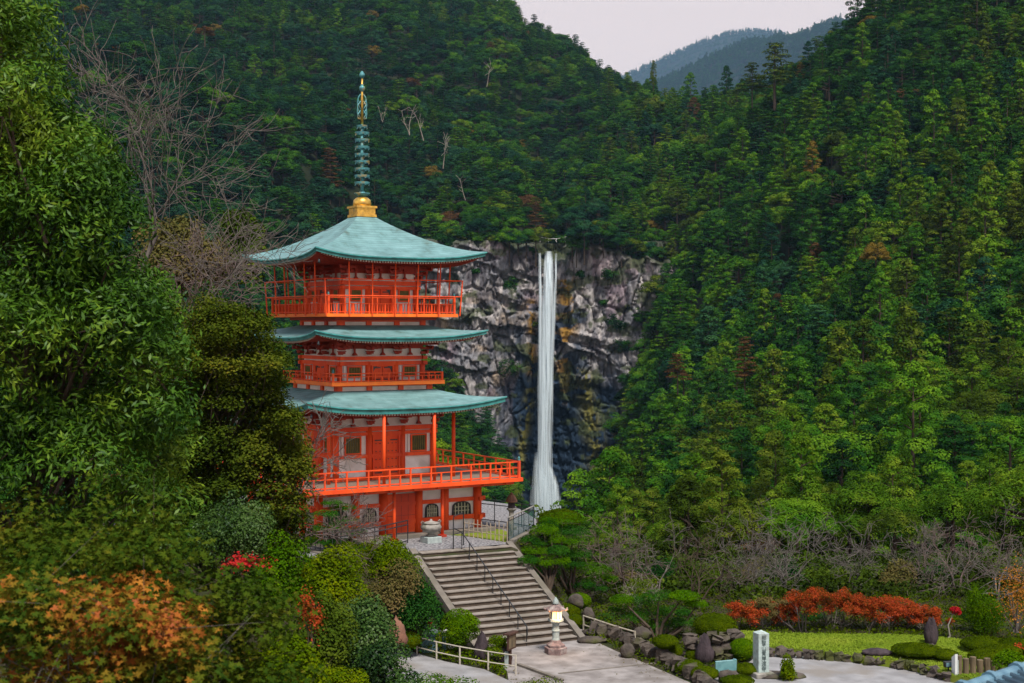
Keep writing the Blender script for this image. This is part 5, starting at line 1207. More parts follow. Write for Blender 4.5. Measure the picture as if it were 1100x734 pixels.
# glass barrier right of the stairs top
gm, gn_, gb = newmat('tinted barrier glass'); gb.inputs['Base Color'].default_value = (.10, .22, .24, 1); gb.inputs['Roughness'].default_value = .08; gb.inputs['Alpha'].default_value = .30
gba = empty('glass_barrier', tuple(G(546, 583, 0)), 0, label='tinted glass barrier with black frame at the right end of the terrace', cat='barrier')
g0 = G(546, 583, 0); g1 = np.array([1.02, 65.8, 0.]); far = [np.array([1.02, 65.8, 0.]), np.array([-.1, 67.3, 0]), np.array([-1.6, 68.6, 0])]
P_ = [g0 - g0, g1 - g0]
for hh, rr in ((1.10, .035), (.95, .02), (.10, .02)): MB().tube([Vector(p) + Vector((0, 0, hh)) for p in P_], rr, 6).build('top_rail' if hh > 1 else 'rail', M['black'] if hh < 1 else M['stone'], gba)
for i in range(6): c = P_[0] + (P_[1]-P_[0])*i/5; MB().tube([(*c[:2], 0), (*c[:2], 1.1)], .028 if i in (0, 5) else .016, 6).build('post', M['black'], gba)
MB().bar(Vector(P_[0]) + Vector((0, 0, .52)), Vector(P_[1]) + Vector((0, 0, .52)), .012, .80).build('glass_pane', gm, gba)
MB().bar(Vector(P_[0]) + Vector((0.12, 0, .03)), Vector(P_[1]) + Vector((.12, 0, .03)), .3, .16).build('kerb', M['concrete'], gba)
rail_fence('metal_railing', far, 1.1, (1, .80, .1), M['black'], 'black railing at the back edge of the terrace before the falls', 'railing', step=1.1, pr=.024, rr=.025)
# hoop rails at the top of the stairs
for i, (a, b_, lab) in enumerate([((487, 590), (498, 586), 'black hoop handrail at the top of the stairs')]):
    o0 = G(*a, 0); p1 = G(*b_, 0) - o0; o = empty('hoop_rail', tuple(o0), label=lab, cat='handrail'); MB().tube([(0, 0, 0), (0, 0, 1.30), (.03, 0, 1.42), (p1[0]*.9, p1[1], 1.42), (*p1[:2], 1.34), (*p1[:2], 0)], .028, 6).build('hoop', M['black'], o)
    MB().tube([(0, 0, .62), (*p1[:2], .62)], .02, 6).build('crossbar', M['black'], o)
# bamboo fence
bf0 = G(497, 577, 0); bf = empty('bamboo_fence', tuple(bf0), 0, label='low weathered bamboo stake fence around the grass patch on the terrace', cat='fence')
bp_ = [G(499,576.5,0) - bf0, G(523,580,0) - bf0, G(545,583,0) - bf0, G(551,575,0) - bf0]
for hh in (.30, .62): MB().tube([Vector(p) + Vector((0, 0, hh)) for p in bp_], .022, 6).build('rail', M['bamboo'], bf)
for p, q in zip(bp_[:-1], bp_[1:]):
    n = int(np.linalg.norm(q-p)/.24)
    for i in range(n): c = p + (q-p)*i/n; MB().tube([(*c[:2], 0), (c[0]+rng.normal()*.02, c[1], .74 + .22*rng.random())], .026, 6).build('stake', M['bamboo'], bf)
wr = rail_fence('wooden_rail', [G(627,677), G(639,681), G(662,689), G(682,695)], .62, (.95, .35), M['palewood'], 'pale wooden two-rail fence slanting right of the stairs foot', 'fence', pr=.045, rr=.03)
# log palisade and little sign at lower right
lf0 = G(1028, 733); lf = empty('log_palisade', tuple(lf0), 0, label='row of weathered upright logs along the road at lower right', cat='palisade')
for i in range(7):
    p = G(1030 + 7.6*i, 733 - .4*i) - lf0; MB().tube([(*p[:2], 0), (*p[:2], .90 - .035*i + .04*(-1)**i)], .11, 10).build('log', M['log'], lf, smooth=False)
wb = empty('white_gatepost', tuple(G(1025.5, 733)), .2, label='white slanted board at the left end of the log row', cat='post')
b = MB(); b.add([(-.05, -.12, 0), (.05, -.12, 0), (.05, .12, 0), (-.05, .12, 0), (-.05, -.12, 1.02), (.05, -.12, 1.02), (.05, .12, .86), (-.05, .12, .86)], [(0,3,2,1),(4,5,6,7),(0,1,5,4),(1,2,6,5),(2,3,7,6),(3,0,4,7)]); b.build('board', M['white'], wb)
MB().box((.07, 0, .4), (.03, .26, .8)).build('backing', M['palestone'], wb)
ls = empty('ground_lamp', tuple(G(1019, 722, -2.72)), .2, label='small dark box lamp standing on the lawn left of the white board', cat='lamp')
MB().box((0, 0, .28), (.34, .18, .20)).build('housing', M['black'], ls, bevel=.015); MB().tube([(0, 0, 0), (0, 0, .18)], .025, 6).build('stem', M['black'], ls); MB().box((0, -.095, .28), (.28, .012, .14)).build('lens', M['bluestone'], ls)

# ------------------------------------------------------------------ tiled roof at the lower right corner
A_ = np.array(AT(1028, 746, 17)); B_ = np.array(AT(1190, 690, 20)); rf = empty('tiled_roof_house', tuple(A_ * [1, 1, 0] + np.array([2.5, -1, -3])), 0, label='corner of a glazed blue tiled roof at the lower right edge', cat='house')
rp0 = np.array(rf.location); a = Vector(A_ - rp0); b2 = Vector(B_ - rp0); c = b2 + Vector((3.5, -1.5, -.6)); d_ = a + Vector((3.5, -3.2, -1.0))
sl = MB(); up = Vector((0, 0, -.12))
sl.add([a, b2, c, d_, a+up, b2+up, c+up, d_+up], [(0,3,2,1),(4,5,6,7),(0,1,5,4),(1,2,6,5),(2,3,7,6),(3,0,4,7)]); sl.build('roof_slope', M['tileblue'], rf)
bs = a + Vector((-.6, 2.6, -1.2)); bt = b2 + Vector((-.6, 2.6, -1.2)); MB().add([a, b2, bt, bs, a+up, b2+up, bt+up, bs+up], [(0,1,2,3),(7,6,5,4),(0,4,5,1),(1,5,6,2),(2,6,7,3),(3,7,4,0)]).build('back_slope', M['tileblue'], rf)
MB().tube([a + Vector((0, 0, .03)), b2 + Vector((0, 0, .03))], .085, 10).bar(a + Vector((0, 0, -.03)), b2 + Vector((0, 0, -.03)), .22, .14).build('ridge', M['ridgeblue'], rf)
for i in range(7):
    t = .02 + i*.165; p = a.lerp(b2, t) + Vector((0, 0, .035)); q = a.lerp(b2, t + .018) + Vector((0, 0, .04)); MB().tube([p, q], .115, 10).build('ridge_cap', M['ridgeblue'], rf)
rt = MB()
for i in range(22):
    t = i/21; p = a.lerp(b2, t) + Vector((0, 0, .04)); q = d_.lerp(c, t) + Vector((0, 0, .04)); rt.tube([p, q], .055, 8)
rt.build('round_tiles', M['tileblue'], rf)
MB().box((4.4, -.3, (a.z - .9)/2), (6.0, 3.4, a.z - .9)).build('wall', M['plaster'], rf)
# ------------------------------------------------------------------ near vegetation
rng = np.random.default_rng(21)
def gz(x, y): return float(ground(np.array([x]), np.array([y]))[0])
def sil_blobs(rng, prof, left, Y, dY, r, n, flat=.6, rv=.35):
    """clumps filling a crown whose right edge runs along prof = [(row, column)]"""
    B = []; rows = [p[0] for p in prof]; cols = [p[1] for p in prof]
    for i in range(n):
        py = rng.uniform(rows[0], rows[-1]); e = np.interp(py, rows, cols); l = left(py) if callable(left) else left; u = rng.random()**.7
        s = r * rng.uniform(1 - rv, 1 + rv); y = Y + dY * rng.uniform(-1, 1) * (1 - .55*u); spx = s * F / y
        p = AT(min(l + (e - l)*u, e - spx*.85), py + spx*flat*.6, y); B.append((*p, s, s, s*flat))
    return B
def tree_obj(name, cat, label, base, B, leaves, mat, bark, segs, sides=6):
    o = empty(name, tuple(base), 0, label=label, cat=cat); off = np.array(base, float)
    V, Q = leaves; link('crown', mesh_np('crown', V - off, Q, mats=[mat]), o)
    if segs: V2, Q2 = segs_mesh(segs, sides); link('trunk', mesh_np('trunk', V2 - off, Q2, mats=[bark]), o)
    return o
def limbs(base, B, r0, rng, frac=.6, top=None):
    """trunk and limbs reaching into the clumps"""
    b = np.array(base, float); top = np.array(top if top is not None else [b[0], b[1], max(q[2] for q in B)*.8 + b[2]*.2]); S = []; n = 8; pts = []
    for i in range(n+1): t = i/n; pts.append(b + (top-b)*t + rng.normal(size=3)*[r0*.8, r0*.8, 0]*(t > 0))
    for i in range(n): S.append((tuple(pts[i]), tuple(pts[i+1]), r0*(1 - .75*i/n), r0*(1 - .75*(i+1)/n)))
    for q in B:
        if rng.random() > frac: continue
        q = np.array(q[:3]); k = int(np.clip((q[2]-b[2])/(top[2]-b[2]+1e-6)*n*.75, 1, n-1)); p = pts[k]; m = (p+q)/2 + rng.normal(size=3)*.12*np.linalg.norm(q-p); m[2] -= .06*np.linalg.norm(q-p)
        S.append((tuple(p), tuple(m), r0*.34, r0*.2)); S.append((tuple(m), tuple(q), r0*.2, r0*.07))
        for _ in range(2): e = q + rng.normal(size=3)*.5; S.append((tuple(q), tuple(e), r0*.07, r0*.02))
    return S
# big bright tree at the left edge
B = sil_blobs(rng, [(-60,30),(0,44),(60,60),(120,92),(180,132),(250,160),(320,186),(400,200),(480,206),(560,205),(620,190)], -140, 31, 3.6, .92, 190, .62)
base = (-10.9, 31.5, gz(-10.9, 31.5)); lv = foliage(B, 150000, rng, .17, .052, jit=.6, up=.25, droop=.5, low=.35, inside=.22, lump=.22, sprig=6, sprad=.10)
tree_obj('broadleaf_tree', 'broadleaf tree', "huge bright green tree with long drooping leaves filling the photo's left edge", base, B, lv, L['bigtree'], M['bark'], limbs(base, B, .26, rng, .5) + limbs((base[0]+.8, base[1]+.5, base[2]), B[:40], .18, rng, .4))
# olive tree in front of the pagoda
B = sil_blobs(rng, [(322,250),(340,286),(355,290),(370,298),(382,311),(398,304),(422,301),(438,320),(470,327),(520,334),(560,334),(600,318)], lambda p: 120 if p > 345 else 170, 45, 3.0, .60, 320, .40)
base = (-9.6, 45.5, gz(-9.6, 45.5)); lv = foliage(B, 170000, rng, .10, .07, jit=.5, up=.7, low=.2, inside=.1, lump=.28, sprig=5, sprad=.09)
tree_obj('broadleaf_tree', 'broadleaf tree', 'dense olive green small leaved tree between the bright tree and the pagoda', base, B, lv, L['holly'], M['bark'], limbs(base, B, .22, rng, .4))
# grey green fine leaved bush between them
def bush(name, label, cat, c, r, mat, n, ln, wd, nb=14, bark=None, group=None, jit=.5, up=.45, core=None, flat=.65, sprig=1, star=1, low=.15, lump=.14, spr=.5):
    """loose shrub: clumps over a dome, leaves and stems"""
    c = np.array(c, float); r = np.array(r, float); B = []
    for i in range(nb):
        d = rng.normal(size=3); d /= np.linalg.norm(d); d[2] = abs(d[2]); k = rng.uniform(.3, 1 - .3*spr)
        s = rng.uniform(.34, .5); B.append((*(d*r*k + [0, 0, r[2]*.08]), r[0]*s, r[1]*s, r[2]*s*flat*1.3))
    B.append((0, 0, r[2]*.45, r[0]*.6, r[1]*.6, r[2]*.45))
    V, Q = foliage(B, n, rng, ln, wd, jit=jit, up=up, low=low, inside=.15, lump=lump, sprig=sprig, sprad=ln*.8, star=star)
    parts = [(V, Q, 0)]; S = []
    for q in B[::2]: S.append(((rng.normal()*.05, rng.normal()*.05, -.2), tuple(np.array(q[:3])*.9), r[0]*.05, r[0]*.015))
    if name.endswith('tree'):
        o = empty(name, tuple(c), 0, label=label, cat=cat, group=group); link('crown', mesh_np('crown', V, Q, mats=[mat]), o); V2, Q2 = segs_mesh(S, 5); link('trunk', mesh_np('trunk', V2, Q2, mats=[bark or M['bark']]), o); return o
    V2, Q2 = segs_mesh(S, 5); parts.append((V2, Q2, 1))
    return link(name, mesh_of(name, parts, [mat, bark or M['bark']]), None, tuple(c), label=label, cat=cat, group=group)
def clipped(label, c, r, mat, n=6000, ln=.055, wd=.035, cat='clipped bush', name='clipped_bush', lumps=.06):
    """closely clipped bush: leaves hugging a smooth dome over a leafy core"""
    c = np.array(c, float); r = np.array(r, float); d = rng.normal(size=(n, 3)); d /= np.linalg.norm(d, axis=1, keepdims=True); d[:, 2] = np.where(d[:, 2] < -.25, -d[:, 2], d[:, 2])
    f = 1 + lumps*2*(fbm(d[:, 0]*1.7+5, d[:, 1]*1.7+5, d[:, 2]*1.7+5, int(abs(c[0]*31)) % 97) - .5) + rng.uniform(-.035, .02, n)
    P = d * r * f[:, None]; P[:, 2] += r[2]*.35; Nn = d / r; Nn /= np.linalg.norm(Nn, axis=1, keepdims=True); V, Q = leaf_quads(P, Nn + rng.normal(size=P.shape)*.42, rng, ln, wd)
    cv = MB(); cv.lathe([(.5*r[0]*math.sin(a)*1.84, r[2]*.35 - r[2]*.93*math.cos(a)) for a in np.linspace(.15, math.pi-.05, 10)], (0, 0, 0), 18, 1, r[1]/r[0])
    me = cv.v; tris = [f_ for f_ in cv.f if len(f_) == 4]
    return link(name, mesh_of(name, [(V, Q, 0), (np.array(cv.v), np.array(tris), 1)], [mat, mat]), None, tuple(c), label=label, cat=cat)
def at_g(px, py, Y):
    p = AT(px, py, Y); return p
def bu_px(name, label, cat, px, py, rx, ry, Y, mat, n, ln, wd, **k):
    """shrub covering rx x ry photo pixels round (px, py) at distance Y, foot below"""
    s = Y / F; c = AT(px, py + ry, Y); return bush(name, label, cat, c, (rx*s, rx*s*.9, 2*ry*s), mat, n, ln, wd, **k)
def cl_px(label, px, py, rx, ry, Y, mat, n=5000, **k):
    zg = {'lawn': -2.72, 'wall': -2.5, 'road': -3.0}.get(Y)
    if zg is not None: Y = (ZC - zg) * F / (py + ry - HY)
    s = Y / F; c = AT(px, py + ry*.35, Y); return clipped(label, c, (rx*s, rx*s*.85, ry*s), mat, n, **k)
bu_px('shrub', 'grey green small leaved shrub under the left side of the olive tree', 'shrub', 243, 572, 48, 36, 30, L['shrub'], 16000, .055, .03, nb=20)
# bare cherry branches over the left hillside
def bare(name, label, base, h, seed, mat, lean=(0, 0, 1), levels=4, kids=(4, 6), spread=.75, r0=None, up=.10, n0=1, shrink=.66, trunk=.35, rmin=.006, wob=.2, group=None, cat='bare tree'):
    r = np.random.default_rng(seed); S = []; tp_ = []; r0 = r0 or h*.022
    for i in range(n0):
        d = np.array(lean, float) + r.normal(size=3)*.18*(n0 > 1); d /= np.linalg.norm(d); p = np.array([0, 0, -.3]); q = p + d*h*trunk; S.append((tuple(p), tuple(q), r0*1.15, r0))
        for j in range(int(r.integers(3, 5))): grow(r, q - d*h*trunk*r.uniform(0, .4), d + r.normal(size=3)*.6, h*.42, r0*.62, levels-1, S, tp_, spread, up, kids, shrink, 4, wob, rmin)
    V, Q = segs_mesh(S, 4)
    return link(name, mesh_np(name, V, Q, mats=[mat]), None, tuple(base), label=label, cat=cat, group=group)
def bb(px, py, Y, z=None): p = AT(px, py, Y); return p
bare('bare_tree', 'leafless grey branched tree rising right of the big bright tree', bb(130, 330, 50), 9.0, 3, M['greybark'], (.45, 0, 1), 4, (4, 5), .6, .07, .10, rmin=.009)
bare('bare_tree', 'leafless tree spreading long grey branches toward the top roof', bb(165, 380, 56), 8.0, 5, M['greybark'], (.6, 0, .8), 4, (4, 6), .6, .07, .02, rmin=.009)
bare('bare_tree', 'low leafless tree with pinkish twigs above the olive tree', bb(190, 400, 60), 6.5, 9, M['pinkbark'], (.3, 0, 1), 4, (4, 6), .7, .09, .02, rmin=.012)
bu_px('shrub', 'muted brown green bush behind the bare branches left of the pagoda', 'shrub', 195, 275, 48, 34, 62, L['dry'], 14000, .16, .10, nb=20)
bu_px('broadleaf_tree', 'olive green tree crown touching the left end of the top roof', 'broadleaf tree', 262, 262, 30, 34, 85, L['olive'], 12000, .22, .15, nb=20)
bare('bare_tree', 'leafless cherry reaching thin branches across the left side of the pagoda', bb(300, 560, 50), 4.6, 14, M['greybark'], (.45, 0, 1), 4, (4, 5), .55, .07, .02, rmin=.009)
bare('bare_tree', 'second leafless cherry with twigs over the left deck rail', bb(312, 585, 52), 3.6, 17, M['pinkbark'], (.7, 0, .8), 4, (4, 5), .5, .05, .0, rmin=.008)
# maples at lower left
B = sil_blobs(rng, [(566,110),(580,235),(605,290),(640,312),(680,322),(720,330),(770,340)], -60, 17, 1.2, .42, 95, .42)
B += [(*AT(a, b, 17.2), .24, .24, .34) for a, b in ((22,575),(35,560),(30,592),(98,560),(85,575),(60,590),(150,578),(165,570),(180,585))]
base = (-4.5, 17.5, gz(-4.5, 17.5)); lv = foliage(B, 17000, rng, .060, .021, jit=.55, up=.8, star=5, low=.3, inside=.15, lump=.5, sprig=3, sprad=.07)
tree_obj('maple_tree', 'maple', 'green maple with feathery crown across the lower left corner', base, B, lv, L['maplegreen'], M['bark'], limbs(base, B, .07, rng, .2, AT(150, 680, 17.5)))
B = sil_blobs(rng, [(630,60),(655,170),(675,232),(700,240),(730,215),(790,200)], -50, 13.6, .9, .22, 150, .5, .6)
base = (-3.4, 13.8, gz(-3.4, 13.8)); lv = foliage(B, 13000, rng, .058, .020, jit=.55, up=.8, star=5, low=.3, inside=.12, lump=.6, sprig=3, sprad=.08)
tree_obj('maple_tree', 'maple', 'orange and pink turning maple in the bottom left corner', base, B, lv, L['maple'], M['greybark'], limbs(base, B, .05, rng, .2, AT(130, 715, 13.6)))
B = [(*AT(a, b, 16.4), .25, .25, .12) for a, b in ((130,640),(150,628),(165,650),(110,655),(185,668),(205,660),(85,640),(30,650),(55,665))]
base = (-4.4, 16.2, gz(-4.4, 16.2)); lv = foliage(B, 1100, rng, .075, .026, jit=.5, up=.8, star=5, sprig=3, sprad=.06)
tree_obj('maple_tree', 'maple', 'small golden orange maple spray in the middle of the lower left foliage', base, B, lv, L['orange'], M['greybark'], limbs(base, B, .03, rng, .3, AT(140, 690, 16.3)))
bu_px('shrub', 'small crimson leaved shrub under the olive tree', 'shrub', 262, 606, 26, 9, 24, L['red'], 420, .06, .035, nb=9, lump=.8)
bu_px('shrub', 'crimson and green shrub at the left of the dark glossy shrubs', 'shrub', 333, 662, 16, 24, 34, L['redaz'], 750, .07, .045, nb=12, lump=.7)
bu_px('shrub', 'olive brown shrub below the red leaves', 'shrub', 318, 715, 42, 34, 27, L['yshrub'], 9000, .07, .045, nb=18)
# shrubs between the maple and the stairs
for a in [
 ('mottled green shrub below the pagoda railing', 350, 622, 46, 30, 46, 'yshrub', 11000, .10, .06),
 ('bright light green shrub at the left below the railing', 300, 620, 34, 32, 40, 'clipg', 9000, .09, .06),
 ('large dark glossy leaved shrub in the lower middle', 388, 678, 46, 40, 40, 'shrub', 15000, .105, .055),
 ('dark glossy shrub reaching the bottom edge left of the path', 408, 730, 46, 26, 38, 'shrub', 12000, .10, .055),
 ('dark green glossy shrub left of the largest one', 350, 690, 36, 36, 38, 'olive', 9000, .10, .055),
 ('yellow green shrub with grey twigs beside the stairs top', 412, 603, 36, 22, 54, 'yshrub', 9000, .09, .055),
 ('yellowish feathery shrub hiding the left stair kerb', 425, 632, 34, 22, 53, 'dry', 8000, .09, .055),
 ('dark olive bushy tree against the left side of the stairs', 446, 648, 33, 40, 53.5, 'deep', 12000, .09, .06),
 ('low dark bush behind the seated statue', 436, 664, 26, 18, 55, 'olive', 6000, .08, .05),
 ('yellow green low bush in the bottom left of the path', 368, 730, 30, 14, 36, 'yshrub', 6000, .07, .05)]:
    bu_px('shrub', a[0], 'shrub', a[1], a[2], a[3], a[4], a[5], L[a[6]], a[7], a[8], a[9], nb=18)
bu_px('shrub', 'leafy hedge along the bottom edge left of centre', 'hedge', 470, 744, 46, 14, 45, L['clipg'], 9000, .08, .05, nb=22)
bu_px('shrub', 'leafy yellow green hedge along the bottom edge in the centre', 'hedge', 574, 747, 48, 15, 45, L['yshrub'], 9000, .08, .05, nb=22)
cl_px('yellow green clipped mound left of the seated statue', 440, 688, 13, 9, 53, L['clip'], 4000)
# round tree by the path
o = empty('round_tree', tuple(G(493, 707)), 0, label='round headed bright green clipped tree standing before the stairs', cat='small tree')
B = [(0, 0, 1.18, .68, .62, .68)] + [(d[0]*.5, d[1]*.5, 1.18 + d[2]*.5, .3, .3, .26) for d in (rng.normal(size=(16, 3)) / 1.7)]
V, Q = foliage(B, 14000, rng, .065, .042, jit=.45, up=.4, low=.6, lump=.06); link('crown', mesh_np('crown', V, Q, mats=[L['clipg']]), o)
S = [((rng.normal()*.05, 0, 0), (rng.normal()*.25, rng.normal()*.2, .9), .035, .02) for _ in range(7)]; V, Q = segs_mesh(S, 6); link('trunk', mesh_np('trunk', V, Q, mats=[M['bark']]), o)
bu_px('shrub', 'small yellow green spreading shrub left of the brown sign board', 'shrub', 535, 694, 17, 9, 52, L['yshrub'], 2600, .07, .045, nb=9)
# cloud pruned pines
def cloud_pine(label, Y, pads, base, seed, name='pine_tree'):
    r = np.random.default_rng(seed); base = np.array(base, float); o = empty(name, tuple(base), 0, label=label, cat='pine'); S = []; pts = {}
    for i, (px, py, rx, ry, mat) in enumerate(pads):
        y = Y + r.uniform(-.9, .9); p = AT(px, py, y) - base; s = y / F; pts.setdefault(mat, []).append((*p, rx*s, rx*s*.9, ry*s)); m = p*.5 + r.normal(size=3)*.2; m[2] = p[2]*.45
        S += [((0, 0, 0), tuple(m), .09, .06), (tuple(m), tuple(p), .06, .02)]
        for _ in range(4): S.append((tuple(p - [0, 0, ry*s*.3]), tuple(p + r.normal(size=3)*[rx*s*.5, rx*s*.4, ry*s*.2]), .025, .01))
    for mat, Bs in pts.items():
        d = []
        for b in Bs:          # needles stand up from lumpy pads
            d.append(b)
            for _ in range(6): a = r.uniform(0, 6.28); d.append((b[0] + b[3]*.6*math.cos(a), b[1] + b[4]*.6*math.sin(a), b[2] - b[5]*.12, b[3]*.42, b[4]*.42, b[5]*.6))
        V, Q = foliage(d, 900*len(Bs)+4000, r, .11, .022, jit=.55, up=.7, low=.12, inside=.1, lump=.08); link('crown', mesh_np('crown', V, Q, mats=[L[mat]]), o)
    V, Q = segs_mesh(S, 6); link('trunk', mesh_np('trunk', V, Q, mats=[M['bark']]), o); return o
cloud_pine('cloud pruned pine with rounded pads right of the stairs', 60.5, [(585,571,15,8,'pinel'),(569,581,10,6,'pine'),(581,584,10,5,'pine'),(598,581,9,7,'pinel'),(576,592,17,7,'pinel'),(600,593,12,7,'pine'),(568,603,12,6,'pine'),(585,605,11,7,'pinel'),(601,603,12,8,'pinel'),(593,618,9,8,'pine'),(574,615,9,6,'pine')], AT(590, 636, 60), 4)
cloud_pine('taller pine with bright layered pads behind the cloud pruned pine', 62.5, [(604,560,24,9,'pinel'),(590,567,12,7,'pine'),(615,572,18,7,'pine'),(622,582,17,6,'pinel'),(620,596,16,7,'pine'),(632,612,25,7,'pinel'),(648,622,16,5,'pinel'),(615,606,15,6,'pine'),(640,632,14,5,'pine'),(624,628,16,6,'pine')], AT(615, 645, 62), 5)
cl_px('domed clipped shrub crowning the pine at the stairs top', 602, 559, 24, 12, 64, L['clip'], 7000)
cloud_pine('low spreading pine behind the little wooden rail', 56.5, [(668,645,13,6,'pinel'),(690,646,18,7,'pine'),(708,641,18,7,'pine'),(735,641,17,6,'pinel'),(748,650,12,6,'pinel'),(700,658,22,8,'pine'),(724,658,18,7,'pine'),(682,664,15,7,'pine'),(712,672,20,8,'pine'),(738,668,17,7,'pine'),(696,680,15,6,'pine'),(665,655,12,5,'pine')], AT(706, 694, 56), 6)
cloud_pine('dark layered pine in front of the lower pagoda window', 59.5, [(357,541,12,4,'pine'),(368,546,15,5,'pine'),(350,553,14,5,'pine'),(372,560,16,5,'pine'),(352,568,18,6,'pine'),(380,573,15,6,'pine'),(345,582,16,6,'pine'),(368,586,20,7,'pine'),(388,592,12,5,'pine')], AT(362, 600, 59.5), 7)
cl_px('small clipped bush inside the black railing', 372, 590, 14, 8, 59.8, L['clip'], 2500)
cl_px('yellow tipped little bush at the left end of the black railing', 333, 578, 10, 6, 60.5, L['yshrub'], 1500)
cl_px('clipped bush at the right end of the black railing', 395, 590, 12, 7, 60, L['clip'], 2500)
# clipped bushes right of the plaza
for lab, px, py, rx, ry, Y, mt in [
 ('large smooth clipped dome bush above the stone wall', 768, 674, 24, 15, 'wall', 'clip'),
 ('yellow green clipped ball beside the right stair kerb', 612, 657, 12, 10, 58, 'clip'),
 ('smaller clipped ball below it at the right stair kerb', 617, 668, 9, 8, 57, 'clip'),
 ('clipped mound topping the two balls beside the stairs', 622, 646, 13, 9, 59, 'clipg'),
 ('clipped ball on the plaza wall under the low pine', 715, 690, 14, 8, 'wall', 'clip'),
 ('clipped ball in front of the plaza wall', 724, 700, 9, 9, 'road', 'clip'),
 ('long clipped mound at the right edge of the plaza', 741, 717, 16, 8, 'road', 'clip'),
 ('clipped mound left of the blue tablet', 757, 724, 15, 8, 'road', 'clip'),
 ('clipped green block behind the monument pillar', 797, 698, 14, 12, 'road', 'clipg'),
 ('low clipped mat in front of the blue tablet', 792, 731, 18, 5, 'road', 'clip'),
 ('low clipped mat around the foot of the monument', 803, 719, 16, 6, 'road', 'clip'),
 ('little bush in the crevice below the dark rock', 745, 704, 9, 7, 53, 'clip'),
 ('long dark clipped hedge in the middle of the lawn', 985, 699, 27, 7, 'lawn', 'clip'),
 ('short clipped hedge right of the small lawn rock', 1016, 704, 14, 6, 'lawn', 'clip'),
 ('broad clipped mound at the back right of the lawn', 1058, 692, 27, 7, 'lawn', 'clip'),
 ('clipped mound behind the log row', 1062, 706, 22, 8, 'lawn', 'clip'),
 ('wide clipped mound cut by the right edge', 1092, 694, 22, 8, 'lawn', 'clip'),
 ('middle clipped mound right of the lawn hedge', 1078, 700, 20, 7, 'lawn', 'clip')]:
    cl_px(lab, px, py, rx, ry, Y, L[mt], int(90*rx + 2500), lumps=.10)
bu_px('shrub', 'leafy dark round shrub on the road edge right of the monument', 'shrub', 846, 720, 11, 10, 49.6, L['yshrub'], 2600, .065, .045, nb=12, flat=.8)
bu_px('shrub', 'light green leafy shrub above the blue roof', 'shrub', 1085, 708, 22, 10, 48.5, L['clipg'], 4200, .08, .055, nb=12)
bu_px('shrub', 'little red leaved azalea at the right edge', 'shrub', 1092, 696, 10, 4, 52, L['redaz'], 900, .07, .045, nb=7)
bu_px('shrub', 'upright rounded bright green cypress bush at the back of the lawn', 'shrub', 1057, 663, 22, 22, 57, L['clipg'], 14000, .07, .03, nb=26, flat=1, jit=.7)
bu_px('shrub', 'pale yellow green spiky shrub behind the low pine', 'shrub', 686, 632, 22, 12, 60, L['yshrub'], 2600, .10, .03, nb=12, bark=M['whitebark'])
bare('bare_tree', 'pale many stemmed leafless shrub among the spiky shrub', AT(686, 646, 60), 1.3, 41, M['whitebark'], (0, 0, 1), 3, (3, 5), .55, .025, .1, n0=5, rmin=.007)
# red azalea trees
for i, (px, py, rx, ry, mt) in enumerate([(800,655,18,9,'redaz'),(820,650,15,8,'dry'),(843,655,16,9,'redaz'),(862,646,20,10,'redaz'),(886,641,19,9,'redaz'),(908,646,18,10,'redaz'),(932,652,18,10,'redaz'),(955,650,18,9,'redaz'),(975,657,19,9,'redaz'),(996,660,13,8,'redaz')]):
    Y = 57.5 + .4*(i % 3); c = AT(px, 680.5, Y); s = Y/F; h = (680.5 - py)*s; B = []
    for _ in range(30): d = rng.normal(size=2)*.55; B.append((d[0]*rx*s, d[1]*rx*s, h + rng.uniform(-1.1, .6)*ry*s, rx*s*.28, rx*s*.28, ry*s*.42))
    lab = ['leftmost red azalea tree behind the lawn', 'brownish green azalea between two red ones behind the lawn', 'deep red azalea right of the brownish one', 'red azalea tree behind the monument pillar', 'tallest scarlet azalea in the row behind the lawn', 'red azalea just right of the tallest one', 'orange red azalea in the middle of the row', 'red azalea left of the pale forked trunk', 'red azalea on a pale forked trunk', 'rightmost small azalea of the red row'][i]
    o = empty('azalea_tree', tuple(c), 0, label=lab, cat='azalea', group='red azalea trees in a row behind the lawn'); V, Q = foliage(B, 6500, rng, .065, .04, jit=.8, up=.6, low=.3, lump=.45); link('crown', mesh_np('crown', V, Q, mats=[L[mt]]), o)
    S = []; tp_ = []
    for k in range(4 if px != 975 else 2): grow(rng, (rng.normal()*.1, rng.normal()*.1, -.1), (rng.normal()*.45, rng.normal()*.3, 1), h*.75, .035 if px != 975 else .07, 2, S, tp_, .6, .2, (2, 4), .6, 3, .2, .007)
    V, Q = segs_mesh(S, 5); link('trunk', mesh_np('trunk', V, Q, mats=[M['whitebark'] if px > 950 else M['greybark']]), o)
o = empty('azalea_tree', tuple(AT(1019, 688, 56)), 0, label='thin crooked white trunk with one scarlet tuft right of the standing stone', cat='azalea')
V, Q = foliage([(.26, 0, 1.20, .20, .2, .14), (.36, 0, 1.12, .14, .14, .12)], 900, rng, .07, .045); link('crown', mesh_np('crown', V, Q, mats=[L['red']]), o)
V, Q = segs_mesh([((-.1, 0, 0), (.05, 0, .15), .04, .035), ((.05, 0, .15), (-.02, 0, .6), .035, .03), ((-.02, 0, .6), (.22, 0, 1.15), .03, .015)], 6); link('trunk', mesh_np('trunk', V, Q, mats=[M['whitebark']]), o)
